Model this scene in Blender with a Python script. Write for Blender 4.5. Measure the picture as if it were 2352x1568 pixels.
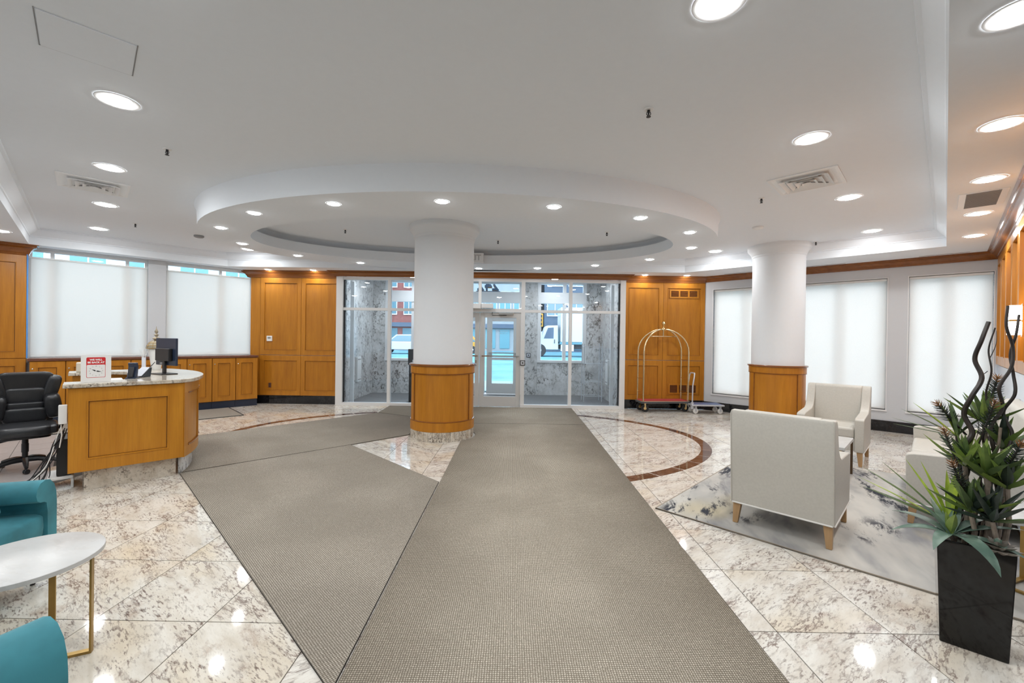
import bpy, math, random
from mathutils import Vector, Matrix
from mathutils.geometry import tessellate_polygon
random.seed(7)
for o in list(bpy.data.objects): bpy.data.objects.remove(o)
SC = bpy.context.scene
COL = SC.collection
PI = math.pi
def R(d): return math.radians(d)

# ------------------------------------------------------------------ camera
cam_d = bpy.data.cameras.new('camera'); cam = bpy.data.objects.new('camera', cam_d); COL.objects.link(cam)
cam_d.sensor_width = 36.0; cam_d.sensor_fit = 'HORIZONTAL'; cam_d.lens = 975.0 / 2352 * 36.0
cam_d.clip_start = 0.05; cam_d.clip_end = 300
cam.matrix_world = Matrix.Translation((0, 0, 1.53)) @ Matrix.Rotation(R(90 - 0.284), 4, 'X') @ Matrix.Rotation(R(0.805), 4, 'Z')
SC.camera = cam
# ------------------------------------------------------------------ world, exposure
W = bpy.data.worlds.new('sky'); SC.world = W; W.use_nodes = True
bg = W.node_tree.nodes['Background']; bg.inputs[0].default_value = (0.92, 0.96, 1.0, 1); bg.inputs[1].default_value = 2.1
SC.view_settings.view_transform = 'Standard'; SC.view_settings.look = 'None'
SC.view_settings.exposure = 1.55; SC.view_settings.gamma = 1.0; SC.view_settings.use_curve_mapping = False
LAMP = 53.0          # radiance of the recessed downlight lenses

# ------------------------------------------------------------------ mesh helper
class MB:
    def __init__(s): s.v = []; s.f = []
    def add(s, vs, fs):
        n = len(s.v); s.v += [tuple(p) for p in vs]; s.f += [tuple(i + n for i in f) for f in fs]; return s
    def box(s, x0, x1, y0, y1, z0, z1):
        return s.add([(x0,y0,z0),(x1,y0,z0),(x1,y1,z0),(x0,y1,z0),(x0,y0,z1),(x1,y0,z1),(x1,y1,z1),(x0,y1,z1)],
                     [(3,2,1,0),(4,5,6,7),(0,1,5,4),(1,2,6,5),(2,3,7,6),(3,0,4,7)])
    def obox(s, c, sx, sy, sz, rz=0, rx=0):
        m = Matrix.Translation(c) @ Matrix.Rotation(rz, 4, 'Z') @ Matrix.Rotation(rx, 4, 'X')
        t = MB().box(-sx/2, sx/2, -sy/2, sy/2, -sz/2, sz/2)
        return s.add([m @ Vector(p) for p in t.v], t.f)
    def prism(s, poly, z0, z1):
        a = sum(poly[i][0]*poly[(i+1)%len(poly)][1]-poly[(i+1)%len(poly)][0]*poly[i][1] for i in range(len(poly)))
        if a < 0: poly = poly[::-1]
        n = len(poly)
        return s.add([(x,y,z0) for x,y in poly]+[(x,y,z1) for x,y in poly],
                     [tuple(range(n-1,-1,-1)), tuple(range(n,2*n))]+[(i,(i+1)%n,n+(i+1)%n,n+i) for i in range(n)])
    def xprism(s, poly, x0, x1):          # polygon in (y,z) extruded along x
        a = sum(poly[i][0]*poly[(i+1)%len(poly)][1]-poly[(i+1)%len(poly)][0]*poly[i][1] for i in range(len(poly)))
        if a < 0: poly = poly[::-1]
        n = len(poly)
        return s.add([(x0,y,z) for y,z in poly]+[(x1,y,z) for y,z in poly],
                     [tuple(range(n-1,-1,-1)), tuple(range(n,2*n))]+[(i,(i+1)%n,n+(i+1)%n,n+i) for i in range(n)])
    def loft(s, rings, closed=True, cap0=False, cap1=False, wrap=False):
        n = len(rings[0]); vs = [p for r in rings for p in r]; fs = []
        m = len(rings)
        for j in range(m if wrap else m-1):
            for i in range(n if closed else n-1):
                k = (i+1) % n; j2 = (j+1) % m
                fs.append((j*n+i, j*n+k, j2*n+k, j2*n+i))
        if cap0: fs.append(tuple(range(n-1,-1,-1)))
        if cap1: fs.append(tuple(range((m-1)*n, m*n)))
        return s.add(vs, fs)
    def lathe(s, prof, n=32, c=(0,0,0), cap0=True, cap1=True, sx=1, sy=1):
        rings = [[(c[0]+r*sx*math.cos(2*PI*i/n), c[1]+r*sy*math.sin(2*PI*i/n), c[2]+z) for i in range(n)] for r, z in prof]
        return s.loft(rings, True, cap0 and prof[0][0] > 1e-6, cap1 and prof[-1][0] > 1e-6)
    def tube(s, path, r, n=8, cap=True, closed=False):
        P = [Vector(p) for p in path]; m = len(P)
        rr = r if isinstance(r, (list, tuple)) else [r]*m
        T = []
        for i in range(m):
            if closed: d = P[(i+1)%m]-P[i-1]
            else: d = P[min(i+1,m-1)]-P[max(i-1,0)]
            T.append(d.normalized() if d.length > 1e-9 else Vector((0,0,1)))
        up = Vector((0,0,1)) if abs(T[0].z) < .9 else Vector((1,0,0))
        nrm = T[0].cross(up).normalized(); rings = []
        for i in range(m):
            nrm = (nrm - T[i]*nrm.dot(T[i])); nrm = nrm.normalized() if nrm.length > 1e-6 else T[i].orthogonal().normalized()
            b = T[i].cross(nrm)
            rings.append([P[i]+(nrm*math.cos(2*PI*k/n)+b*math.sin(2*PI*k/n))*rr[i] for k in range(n)])
        return s.loft(rings, True, cap and not closed, cap and not closed, wrap=closed)
    def sweep(s, prof, path, closed=False, caps=True):
        """prof: (offset to the left of travel, z) ; path: xy points, mitred"""
        m = len(path); P = [Vector((p[0],p[1])) for p in path]; rings = []
        for i in range(m):
            if closed or 0 < i < m-1:
                d0 = (P[i]-P[i-1]).normalized(); d1 = (P[(i+1)%m]-P[i]).normalized()
            elif i == 0: d0 = d1 = (P[1]-P[0]).normalized()
            else: d0 = d1 = (P[i]-P[i-1]).normalized()
            n0 = Vector((-d0.y,d0.x)); n1 = Vector((-d1.y,d1.x)); b = n0+n1
            b = b/(b.length_squared/2) if b.length_squared > 1e-6 else n0
            b = b if b.length < 3 else b.normalized()*3
            rings.append([(P[i].x+b.x*o, P[i].y+b.y*o, z) for o, z in prof])
        return s.loft(rings, True, caps and not closed, caps and not closed, wrap=closed)
    def pad(s, c, sx, sy, sz, e=.35, n=16, m=10, rot=None):
        def pw(a, k): return math.copysign(abs(a)**k, a)
        rings = []
        for j in range(1, m):
            ph = -PI/2+PI*j/m
            rings.append([(sx/2*pw(math.cos(ph),e)*pw(math.cos(2*PI*i/n),e), sy/2*pw(math.cos(ph),e)*pw(math.sin(2*PI*i/n),e), sz/2*pw(math.sin(ph),e)) for i in range(n)])
        t = MB().loft(rings, True, True, True)
        mt = Matrix.Translation(c) @ (rot if rot else Matrix.Identity(4))
        return s.add([mt @ Vector(p) for p in t.v], t.f)
    def disc(s, c, r, n=24, z=0, sx=1, sy=1, flip=False):
        vs = [(c[0]+r*sx*math.cos(2*PI*i/n), c[1]+r*sy*math.sin(2*PI*i/n), c[2]) for i in range(n)]
        return s.add(vs, [tuple(range(n))[::-1] if flip else tuple(range(n))])
    def mesh(s, name, mat, smooth=40):
        me = bpy.data.meshes.new(name); me.from_pydata(s.v, [], s.f); me.validate(); me.update()
        if mat: me.materials.append(mat)
        if smooth:
            me.polygons.foreach_set('use_smooth', [True]*len(me.polygons)); me.set_sharp_from_angle(angle=R(smooth))
        return me
    def build(s, name, mat, parent=None, smooth=40, bevel=0, seg=2):
        o = bpy.data.objects.new(name, s.mesh(name, mat, smooth)); COL.objects.link(o)
        if parent is not None: o.parent = parent
        if bevel:
            b = o.modifiers.new('bevel', 'BEVEL'); b.width = bevel; b.segments = seg; b.limit_method = 'ANGLE'; b.angle_limit = R(35)
            b.harden_normals = False
        return o
def box(name, mat, parent, *a, bevel=0, seg=2): return MB().box(*a).build(name, mat, parent, 40, bevel, seg)
def tag(o, label=None, cat=None, group=None, kind=None):
    if label: o['label'] = label
    if cat: o['category'] = cat
    if group: o['group'] = group
    if kind: o['kind'] = kind
    return o
def empty(name, loc=(0,0,0), rz=0):
    o = bpy.data.objects.new(name, None); COL.objects.link(o); o.location = loc; o.rotation_euler = (0,0,rz); o.empty_display_size = .1
    return o
def thing(name, label, cat, loc=(0,0,0), rz=0, group=None): return tag(empty(name, loc, rz), label, cat, group)
def struct(name, loc=(0,0,0), rz=0, label=None):
    return tag(empty(name, loc, rz), label, None, None, 'structure')
def kids(o): return [c for c in bpy.data.objects if c.parent == o]
def copy_tree(o, loc=None, rz=None, label=None, group=None, parent=None, depth=0):
    c = o.copy(); COL.objects.link(c); c.parent = parent
    if loc is not None: c.location = loc
    if rz is not None: c.rotation_euler = (0,0,rz)
    if label: c['label'] = label
    if group: c['group'] = group
    for k in kids(o): copy_tree(k, parent=c, depth=depth+1)
    return c
def text_part(name, txt, size, mat, parent, loc, rot, ext=.001, align='CENTER', sx=1.0, bold=0.0, space=1.0):
    cu = bpy.data.curves.new(name, 'FONT'); cu.body = txt; cu.size = size; cu.extrude = ext; cu.align_x = align; cu.align_y = 'CENTER'; cu.offset = bold; cu.space_character = space; cu.resolution_u = 3
    t = bpy.data.objects.new(name, cu); COL.objects.link(t)
    bpy.context.view_layer.update()
    me = bpy.data.meshes.new_from_object(t.evaluated_get(bpy.context.evaluated_depsgraph_get()))
    bpy.data.objects.remove(t); bpy.data.curves.remove(cu)
    me.materials.clear(); me.materials.append(mat)
    o = bpy.data.objects.new(name, me); COL.objects.link(o); o.parent = parent; o.location = loc; o.rotation_euler = rot; o.scale = (sx,1,1)
    return o

# ------------------------------------------------------------------ materials
def newmat(name):
    m = bpy.data.materials.new(name); m.use_nodes = True; nt = m.node_tree
    return m, nt, nt.nodes['Principled BSDF']
def plain(name, col, rough=.5, metal=0, spec=.5, noise=0, nscale=20, bump=0, coat=0):
    m, nt, b = newmat(name)
    b.inputs['Base Color'].default_value = (*col,1); b.inputs['Roughness'].default_value = rough; b.inputs['Metallic'].default_value = metal
    b.inputs['Specular IOR Level'].default_value = spec; b.inputs['Coat Weight'].default_value = coat; b.inputs['Coat Roughness'].default_value = .1
    tc = nt.nodes.new('ShaderNodeTexCoord'); n = nt.nodes.new('ShaderNodeTexNoise'); n.inputs['Scale'].default_value = nscale; n.inputs['Detail'].default_value = 4
    nt.links.new(tc.outputs['Object'], n.inputs['Vector'])
    k = noise if noise else .006
    r = nt.nodes.new('ShaderNodeValToRGB'); r.color_ramp.elements[0].position = .3; r.color_ramp.elements[1].position = .7
    r.color_ramp.elements[0].color = (*[c*(1-k) for c in col],1); r.color_ramp.elements[1].color = (*[min(1,c*(1+k)) for c in col],1)
    nt.links.new(n.outputs['Fac'], r.inputs[0]); nt.links.new(r.outputs[0], b.inputs['Base Color'])
    if bump:
        bp = nt.nodes.new('ShaderNodeBump'); bp.inputs['Strength'].default_value = bump; bp.inputs['Distance'].default_value = .004
        nt.links.new(n.outputs['Fac'], bp.inputs['Height']); nt.links.new(bp.outputs[0], b.inputs['Normal'])
    return m
def emit(name, col, s):
    m, nt, b = newmat(name); b.inputs['Base Color'].default_value = (*col,1); b.inputs['Emission Color'].default_value = (*col,1); b.inputs['Emission Strength'].default_value = s
    return m
def ramp(nt, fac, stops):
    r = nt.nodes.new('ShaderNodeValToRGB'); e = r.color_ramp.elements
    while len(e) < len(stops): e.new(.5)
    for i, (p, c) in enumerate(stops): e[i].position = p; e[i].color = (*c,1) if len(c) == 3 else c
    nt.links.new(fac, r.inputs[0]); return r.outputs[0]
def mixc(nt, fac, a, b, mode='MIX'):
    x = nt.nodes.new('ShaderNodeMix'); x.data_type = 'RGBA'; x.blend_type = mode
    for s, v in ((0,fac),(6,a),(7,b)):
        if isinstance(v, (int,float)): x.inputs[s].default_value = v
        elif isinstance(v, tuple): x.inputs[s].default_value = (*v,1)
        else: nt.links.new(v, x.inputs[s])
    return x.outputs[2]
def coords(nt, scale=(1,1,1), rot=(0,0,0), rnd=0, distort=0, dscale=3):
    tc = nt.nodes.new('ShaderNodeTexCoord'); v = tc.outputs['Object']
    if rnd:
        oi = nt.nodes.new('ShaderNodeObjectInfo'); mu = nt.nodes.new('ShaderNodeMath'); mu.operation = 'MULTIPLY'; mu.inputs[1].default_value = rnd
        nt.links.new(oi.outputs['Random'], mu.inputs[0]); a = nt.nodes.new('ShaderNodeVectorMath'); a.operation = 'ADD'
        cx = nt.nodes.new('ShaderNodeCombineXYZ'); nt.links.new(mu.outputs[0], cx.inputs[0]); nt.links.new(mu.outputs[0], cx.inputs[2])
        nt.links.new(v, a.inputs[0]); nt.links.new(cx.outputs[0], a.inputs[1]); v = a.outputs[0]
    if distort:
        n = nt.nodes.new('ShaderNodeTexNoise'); n.inputs['Scale'].default_value = dscale; n.inputs['Detail'].default_value = 3; nt.links.new(v, n.inputs['Vector'])
        sb = nt.nodes.new('ShaderNodeVectorMath'); sb.operation = 'SUBTRACT'; sb.inputs[1].default_value = (.5,.5,.5); nt.links.new(n.outputs['Color'], sb.inputs[0])
        sc = nt.nodes.new('ShaderNodeVectorMath'); sc.operation = 'SCALE'; sc.inputs['Scale'].default_value = distort; nt.links.new(sb.outputs[0], sc.inputs[0])
        a2 = nt.nodes.new('ShaderNodeVectorMath'); a2.operation = 'ADD'; nt.links.new(v, a2.inputs[0]); nt.links.new(sc.outputs[0], a2.inputs[1]); v = a2.outputs[0]
    mp = nt.nodes.new('ShaderNodeMapping'); mp.vector_type = 'TEXTURE' if False else 'POINT'
    # rotate first, then scale
    if any(rot):
        m0 = nt.nodes.new('ShaderNodeMapping'); m0.inputs['Rotation'].default_value = rot; nt.links.new(v, m0.inputs['Vector']); v = m0.outputs[0]
    mp.inputs['Scale'].default_value = scale; nt.links.new(v, mp.inputs['Vector'])
    return mp.outputs[0]
def noise(nt, vec, scale, detail=6, rough=.6):
    n = nt.nodes.new('ShaderNodeTexNoise'); n.inputs['Scale'].default_value = scale; n.inputs['Detail'].default_value = detail; n.inputs['Roughness'].default_value = rough
    nt.links.new(vec, n.inputs['Vector']); return n.outputs['Fac']
def granite(name, base, light, vein, blotch, rough=.07, scale=1.0, stretch=2.6, veinw=.5, rnd=37, ang=35, tint=None, amount=1.0):
    m, nt, b = newmat(name)
    v = coords(nt, (scale, scale*stretch, scale), (0,0,R(ang)), rnd, .10, 2.0)
    v2 = coords(nt, (scale, scale*stretch*.6, scale), (0,0,R(ang+8)), rnd*.7, .3, 1.5)
    c = ramp(nt, noise(nt, v, 2.4, 6, .65), [(.36, base), (.60, light)])
    if tint: c = mixc(nt, ramp(nt, noise(nt, v2, .9, 3, .5), [(.52,(0,0,0)),(.74,(.9,.9,.9))]), c, tint)
    c = mixc(nt, ramp(nt, noise(nt, v2, 3.2, 8, .75), [(.54,(0,0,0)),(.68,(.75,.75,.75))]), c, blotch)
    k = amount
    f1 = ramp(nt, noise(nt, v, 15.0, 4, .58), [(.53,(0,0,0)),(.52+.10*veinw+.02,(.45*k,)*3),(.70,(k,)*3)])
    g1 = ramp(nt, noise(nt, v2, 2.3, 5, .62), [(.42,(.10,)*3),(.60,(1,1,1))])
    c = mixc(nt, mixc(nt, 1.0, f1, g1, 'MULTIPLY'), c, vein)
    f2 = ramp(nt, noise(nt, v, 30.0, 3, .6), [(.57,(0,0,0)),(.68,(.6*k,)*3)])
    c = mixc(nt, mixc(nt, 1.0, f2, g1, 'MULTIPLY'), c, tuple(x*1.6 for x in vein))
    g2 = ramp(nt, noise(nt, v2, 1.6, 4, .6), [(.44,(0,0,0)),(.60,(1,1,1))])
    f3 = ramp(nt, noise(nt, v, 3.6, 9, .62), [(.465,(0,0,0)),(.495,(.8*k,)*3),(.503,(.8*k,)*3),(.53,(0,0,0))])
    c = mixc(nt, mixc(nt, 1.0, f3, g2, 'MULTIPLY'), c, tuple(x*1.25 for x in vein))
    nt.links.new(c, b.inputs['Base Color']); b.inputs['Roughness'].default_value = rough
    return m
def wood(name, c0, c1, rough=.36, coat=.14, ang=0):
    m, nt, b = newmat(name)
    v = coords(nt, (6, 6, .55), (0,R(ang),0), 21, .05, 2)
    n = noise(nt, v, 2.0, 6, .6); c = ramp(nt, n, [(.3, c0), (.7, c1)])
    n2 = noise(nt, coords(nt, (60,60,2.0), (0,R(ang),0), 21), 2.0, 3, .5)
    c = mixc(nt, ramp(nt, n2, [(.35,(.25,.25,.25)),(.6,(0,0,0))]), c, tuple(x*.72 for x in c0))
    n3 = noise(nt, coords(nt, (1,1,.35), (0,0,0), 13), 1.6, 2, .5)
    c = mixc(nt, ramp(nt, n3, [(.4,(0,0,0)),(.7,(.35,.35,.35))]), c, tuple(x*.8 for x in c1))
    nt.links.new(c, b.inputs['Base Color']); b.inputs['Roughness'].default_value = rough; b.inputs['Coat Weight'].default_value = coat; b.inputs['Coat Roughness'].default_value = .15; b.inputs['Specular IOR Level'].default_value = .3
    return m
def glass(name, tint=(.93,.97,1.0), refl=1.0):
    m, nt, b = newmat(name); nt.nodes.remove(b); out = nt.nodes['Material Output']
    t = nt.nodes.new('ShaderNodeBsdfTransparent'); t.inputs[0].default_value = (*tint,1)
    g = nt.nodes.new('ShaderNodeBsdfGlossy'); g.inputs['Roughness'].default_value = .02; g.inputs[0].default_value = (refl,refl,refl,1)
    f = nt.nodes.new('ShaderNodeFresnel'); f.inputs[0].default_value = 1.4
    x = nt.nodes.new('ShaderNodeMixShader'); nt.links.new(f.outputs[0], x.inputs[0]); nt.links.new(t.outputs[0], x.inputs[1]); nt.links.new(g.outputs[0], x.inputs[2]); nt.links.new(x.outputs[0], out.inputs[0])
    return m
def blind_mat():
    m, nt, b = newmat('blind_fabric'); nt.nodes.remove(b); out = nt.nodes['Material Output']
    v = coords(nt, (1,1,1)); n = noise(nt, v, 220, 2, .5); c = ramp(nt, n, [(.3,(.90,.86,.82)),(.7,(.97,.93,.89))])
    t = nt.nodes.new('ShaderNodeBsdfTranslucent'); d = nt.nodes.new('ShaderNodeBsdfDiffuse')
    nt.links.new(c, t.inputs[0]); nt.links.new(c, d.inputs[0])
    x = nt.nodes.new('ShaderNodeMixShader'); x.inputs[0].default_value = .22; nt.links.new(t.outputs[0], x.inputs[1]); nt.links.new(d.outputs[0], x.inputs[2]); nt.links.new(x.outputs[0], out.inputs[0])
    return m
def carpet_mat(name, dark, light, ang=0, lit_lane=None):
    m, nt, b = newmat(name)
    v = coords(nt, (1,1,1), (0,0,R(ang)))
    w = []
    for a in (0, 90):
        x = nt.nodes.new('ShaderNodeTexWave'); x.inputs['Scale'].default_value = 27; x.inputs['Distortion'].default_value = 1.5; x.inputs['Detail'].default_value = 1; x.inputs['Detail Scale'].default_value = 2
        x.bands_direction = 'X' if a == 0 else 'Y'; nt.links.new(v, x.inputs['Vector']); w.append(x.outputs['Fac'])
    mu = nt.nodes.new('ShaderNodeMath'); mu.operation = 'MULTIPLY'; nt.links.new(w[0], mu.inputs[0]); nt.links.new(w[1], mu.inputs[1])
    n = noise(nt, v, 90, 3, .6); big = noise(nt, v, 1.1, 3, .5)
    c = ramp(nt, mu.outputs[0], [(0.0, dark), (.5, light)])
    c = mixc(nt, ramp(nt, n, [(.35,(.5,.5,.5)),(.65,(0,0,0))]), c, tuple(x*.75 for x in dark))
    c = mixc(nt, ramp(nt, big, [(.42,(.25,.25,.25)),(.62,(0,0,0))]), c, tuple(x*.8 for x in dark))
    # paler middle lane, darker edges: downlight falloff painted into the pile colour
    v0 = coords(nt, (1,1,1), (0,0,R(lit_lane[2])), 0, .5, .9); sx = nt.nodes.new('ShaderNodeSeparateXYZ'); nt.links.new(v0, sx.inputs[0])
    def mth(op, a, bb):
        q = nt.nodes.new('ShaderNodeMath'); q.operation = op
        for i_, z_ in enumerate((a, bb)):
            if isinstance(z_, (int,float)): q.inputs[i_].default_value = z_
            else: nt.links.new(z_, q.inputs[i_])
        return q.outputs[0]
    d = mth('DIVIDE', mth('ABSOLUTE', mth('SUBTRACT', sx.outputs[0], lit_lane[0]), 0), lit_lane[1])
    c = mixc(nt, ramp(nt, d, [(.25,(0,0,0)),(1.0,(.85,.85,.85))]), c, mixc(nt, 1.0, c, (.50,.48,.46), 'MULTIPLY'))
    nt.links.new(c, b.inputs['Base Color']); b.inputs['Roughness'].default_value = .95; b.inputs['Specular IOR Level'].default_value = .1
    bp = nt.nodes.new('ShaderNodeBump'); bp.inputs['Strength'].default_value = .3; bp.inputs['Distance'].default_value = .003
    nt.links.new(mu.outputs[0], bp.inputs['Height']); nt.links.new(bp.outputs[0], b.inputs['Normal'])
    return m
def rug_mat():
    m, nt, b = newmat('abstract_rug')
    v = coords(nt, (.55,1.7,1), (0,0,R(-18)), 0, .35, 1.3)
    c = ramp(nt, noise(nt, v, 1.5, 4, .55), [(.36,(.26,.26,.265)),(.47,(.44,.425,.40)),(.62,(.55,.525,.48))])
    c = mixc(nt, ramp(nt, noise(nt, coords(nt,(.6,1.2,1),(0,0,R(-18)),0), .8, 2, .5), [(.62,(0,0,0)),(.72,(.7,.7,.7))]), c, (.58,.46,.22))
    n2 = noise(nt, v, 2.6, 9, .78)
    n3 = noise(nt, coords(nt,(.7,1.1,1),(0,0,R(-18)),0), 1.15, 2, .5)
    k = mixc(nt, 1.0, ramp(nt, n2, [(.52,(0,0,0)),(.58,(1,1,1))]), ramp(nt, n3, [(.50,(0,0,0)),(.60,(1,1,1))]), 'MULTIPLY')
    c = mixc(nt, k, c, (.05,.053,.065))
    nt.links.new(c, b.inputs['Base Color']); b.inputs['Roughness'].default_value = .95; b.inputs['Specular IOR Level'].default_value = .1
    return m
def velvet(name, col):
    m, nt, b = newmat(name)
    c = ramp(nt, noise(nt, coords(nt,(1,1,1),(0,0,0),9), 4.5, 4, .55), [(.35, tuple(x*.6 for x in col)),(.65, col)])
    nt.links.new(c, b.inputs['Base Color']); b.inputs['Roughness'].default_value = .75; b.inputs['Sheen Weight'].default_value = .5; b.inputs['Sheen Roughness'].default_value = .35
    b.inputs['Sheen Tint'].default_value = (.35,.65,.7,1)
    return m
def leafmat(name, c0, c1, rough=.45, zs=0):
    m, nt, b = newmat(name)
    v = coords(nt, (8,8,8), (0,0,0), 11)
    c = ramp(nt, noise(nt, v, 1.2, 4, .6), [(.35,c0),(.65,c1)])
    nt.links.new(c, b.inputs['Base Color']); b.inputs['Roughness'].default_value = rough; b.inputs['Subsurface Weight'].default_value = 0
    return m

m_ceil = plain('ceiling_paint', (.845,.88,.92), .9, spec=.2)
m_wall = plain('wall_paint', (.62,.635,.655), .8, spec=.3)
m_colp = plain('column_paint', (.80,.825,.85), .55, spec=.4)
m_trimw = plain('white_trim', (.80,.80,.80), .4)
m_alu = plain('pale_painted_metal', (.76,.755,.745), .4)
m_doorm = plain('door_metal', (.60,.595,.58), .38)
m_wood = wood('honey_maple', (.40,.145,.011), (.56,.225,.020))
m_wood2 = wood('honey_maple_field', (.37,.130,.009), (.53,.212,.017))
m_desk = wood('desk_maple', (.44,.165,.010), (.58,.245,.020))
m_crown = wood('crown_brown', (.20,.06,.012), (.30,.105,.022), .22, .5, 90)
m_ledge = plain('ledge_brown', (.16,.055,.028), .3, noise=.2)
m_groove = plain('groove_glaze', (.10,.035,.012), .5)
m_bmarb = granite('black_marble', (.004,.004,.005), (.010,.010,.012), (.10,.095,.09), (.014,.013,.012), .06, 1.0, 2, .1, amount=.18)
m_gran = granite('cream_granite', (.66,.605,.53), (.79,.76,.70), (.15,.105,.088), (.47,.36,.30), .055, 1.25, 3.4, .4, ang=-38, tint=(.70,.61,.48))
m_gran2 = granite('cream_granite_left', (.65,.59,.50), (.77,.73,.655), (.145,.10,.083), (.46,.355,.275), .055, 1.25, 3.6, .4, ang=38, tint=(.70,.585,.42))
m_counter = granite('counter_granite', (.50,.43,.34), (.68,.62,.53), (.07,.05,.04), (.32,.22,.15), .08, 2.2, 1.5, .3)
m_brown = granite('brown_marble', (.075,.033,.022), (.15,.075,.052), (.40,.33,.27), (.05,.025,.02), .05, 1.5, 2, .05, amount=.22)
m_grout = plain('tile_grout', (.13,.115,.10), .9)
m_gmarb = granite('grey_marble', (.54,.53,.52), (.74,.735,.725), (.07,.068,.066), (.36,.35,.335), .12, .8, 1.5, .3, ang=60, amount=1.0)
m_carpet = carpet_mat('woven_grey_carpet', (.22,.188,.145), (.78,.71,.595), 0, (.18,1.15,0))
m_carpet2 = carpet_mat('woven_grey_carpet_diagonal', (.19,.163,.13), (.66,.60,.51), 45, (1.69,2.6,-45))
m_cedge = plain('carpet_binding', (.10,.088,.075), .9)
m_rug = rug_mat()
m_leather = plain('oatmeal_leather', (.545,.52,.465), .42, noise=.04, nscale=60, bump=.05)
m_pipe = plain('pale_piping', (.80,.78,.74), .5)
m_oak = wood('oak_leg', (.40,.24,.11), (.52,.33,.17), .4, .1)
m_teal = velvet('teal_velvet', (.045,.245,.30))
m_wtop = granite('white_marble_top', (.52,.52,.51), (.57,.565,.555), (.45,.44,.42), (.49,.485,.47), .35, .8, 2, .3)
m_gold = plain('brushed_gold', (.40,.26,.085), .35, .9, noise=.08)
m_brass = plain('brass', (.80,.60,.30), .18, 1.0)
m_chrome = plain('polished_steel', (.72,.70,.66), .15, 1.0)
m_blk = plain('black_plastic', (.012,.012,.014), .35)
m_blkl = plain('black_leather', (.022,.023,.026), .33, noise=.2, nscale=120, bump=.1, spec=.6)
m_navy = plain('dark_blue_plastic', (.018,.028,.055), .3)
m_glass = glass('clear_glass')
m_blind = blind_mat()
m_lens = emit('lamp_lens', (.97,.99,1.0), LAMP)
m_shade = emit('lamp_shade_glow', (1.0,.94,.86), 3.0)
m_rubber = plain('rubber', (.015,.015,.016), .7)
m_red = plain('red_carpet_cloth', (.42,.045,.045), .9, noise=.15, nscale=200)
m_blue = plain('blue_deck', (.12,.16,.30), .5)
m_silver = plain('silver_paint', (.60,.62,.66), .35, .3)
m_whitep = plain('white_plastic', (.82,.82,.80), .4)
m_beige = plain('beige_plastic', (.62,.56,.46), .5)
m_vent = plain('vent_white', (.86,.86,.86), .4)
m_dark = plain('dark_void', (.02,.02,.022), .8)
m_grille = plain('grille_grey', (.30,.30,.305), .6)
m_signred = plain('sign_red', (.62,.012,.015), .5)
m_signw = plain('sign_white', (.83,.82,.80), .5)
m_ink = plain('black_ink', (.01,.01,.01), .5)
m_vfloor = plain('grey_vestibule_mat', (.19,.19,.195), .6, noise=.1)
m_lilac = plain('lilac_floor_tile', (.42,.385,.375), .35, noise=.06)
m_strip = plain('strip_blue', (.10,.32,.75), .6)
m_pot = plain('black_glazed_pot', (.008,.0075,.007), .06, spec=.4)
m_pale = plain('polished_pale_stone', (.52,.55,.64), .12, spec=.7)
# ================================================================== STRUCTURE
ZL, ZU = 3.0, 3.27
def inpoly(p, poly):
    c = False; n = len(poly)
    for i in range(n):
        a, b = poly[i], poly[i-1]
        if (a[1] > p[1]) != (b[1] > p[1]) and p[0] < (b[0]-a[0])*(p[1]-a[1])/(b[1]-a[1])+a[0]: c = not c
    return c
def clip(poly, px, py, nx, ny):     # keep (p-P).n <= 0
    out = []
    for i in range(len(poly)):
        a, b = poly[i-1], poly[i]
        da = (a[0]-px)*nx+(a[1]-py)*ny; db = (b[0]-px)*nx+(b[1]-py)*ny
        if (da <= 0) != (db <= 0):
            t = da/(da-db); out.append((a[0]+(b[0]-a[0])*t, a[1]+(b[1]-a[1])*t))
        if db <= 0: out.append(b)
    return out
OUT = [(-9.4,6.1),(-5.9,9.62),(4.37,9.65),(7.541,6.6),(2.9,2.06),(5.0,0.0),(5.0,-4.0),(.7,-4.0)]
C0 = (4.37,9.65); RW = math.atan2(-.6932,.7207)
C1 = (7.541,6.6); RP = math.atan2(-.698,-.716)
L0 = (-8.277,7.243); RL = R(45)
U = (.7071,.7071)
# ---- floor
CARP = dict(
 A=[(-.748,-.6),(1.232,-.6),(1.345,7.655),(-.742,7.655)],
 B=[(-.742,7.665),(1.345,7.665),(1.352,9.52),(-2.72,9.52),(-2.70,8.62)],
 C=[(-3.66,4.68),(-2.255,6.02),(-.748,7.53),(-.748,7.655),(-2.70,8.60),(-4.93,6.22)],
 D=[(-.756,1.81),(-3.64,4.665),(-2.262,6.0),(-.756,4.50)])
def col_arc(a0, a1, n=10): return [(-1.085+.522*math.cos(R(a0+(a1-a0)*k/n)), 6.72+.522*math.sin(R(a0+(a1-a0)*k/n))) for k in range(n+1)]
CARP['C'] = CARP['C'][:2]+col_arc(184,86)+CARP['C'][2:]
CARP['A'] = CARP['A'][:3]+[(-.742,7.655)]+col_arc(49,-49)
floor = struct('floor', label='polished cream and brown veined granite floor')
t = tessellate_polygon([[Vector((x,y,0)) for x,y in OUT]])
MB().prism(OUT, -.10, -.004).build('slab', m_grout, floor, 0)
TS = .607; TO = (1.43,2.85); TA = R(-.3)
def t2w(a, b):
    return (TO[0]+a*math.cos(TA)-b*math.sin(TA), TO[1]+a*math.sin(TA)+b*math.cos(TA))
full = None; g = .0030
HP = [(-5.9,9.62,0,1),(C0[0],C0[1],.6932,.7207),(C1[0],C1[1],.698,-.716),(L0[0],L0[1],-.7071,.7071),(-9.4,6.1,-.7071,-.7071)]
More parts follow.
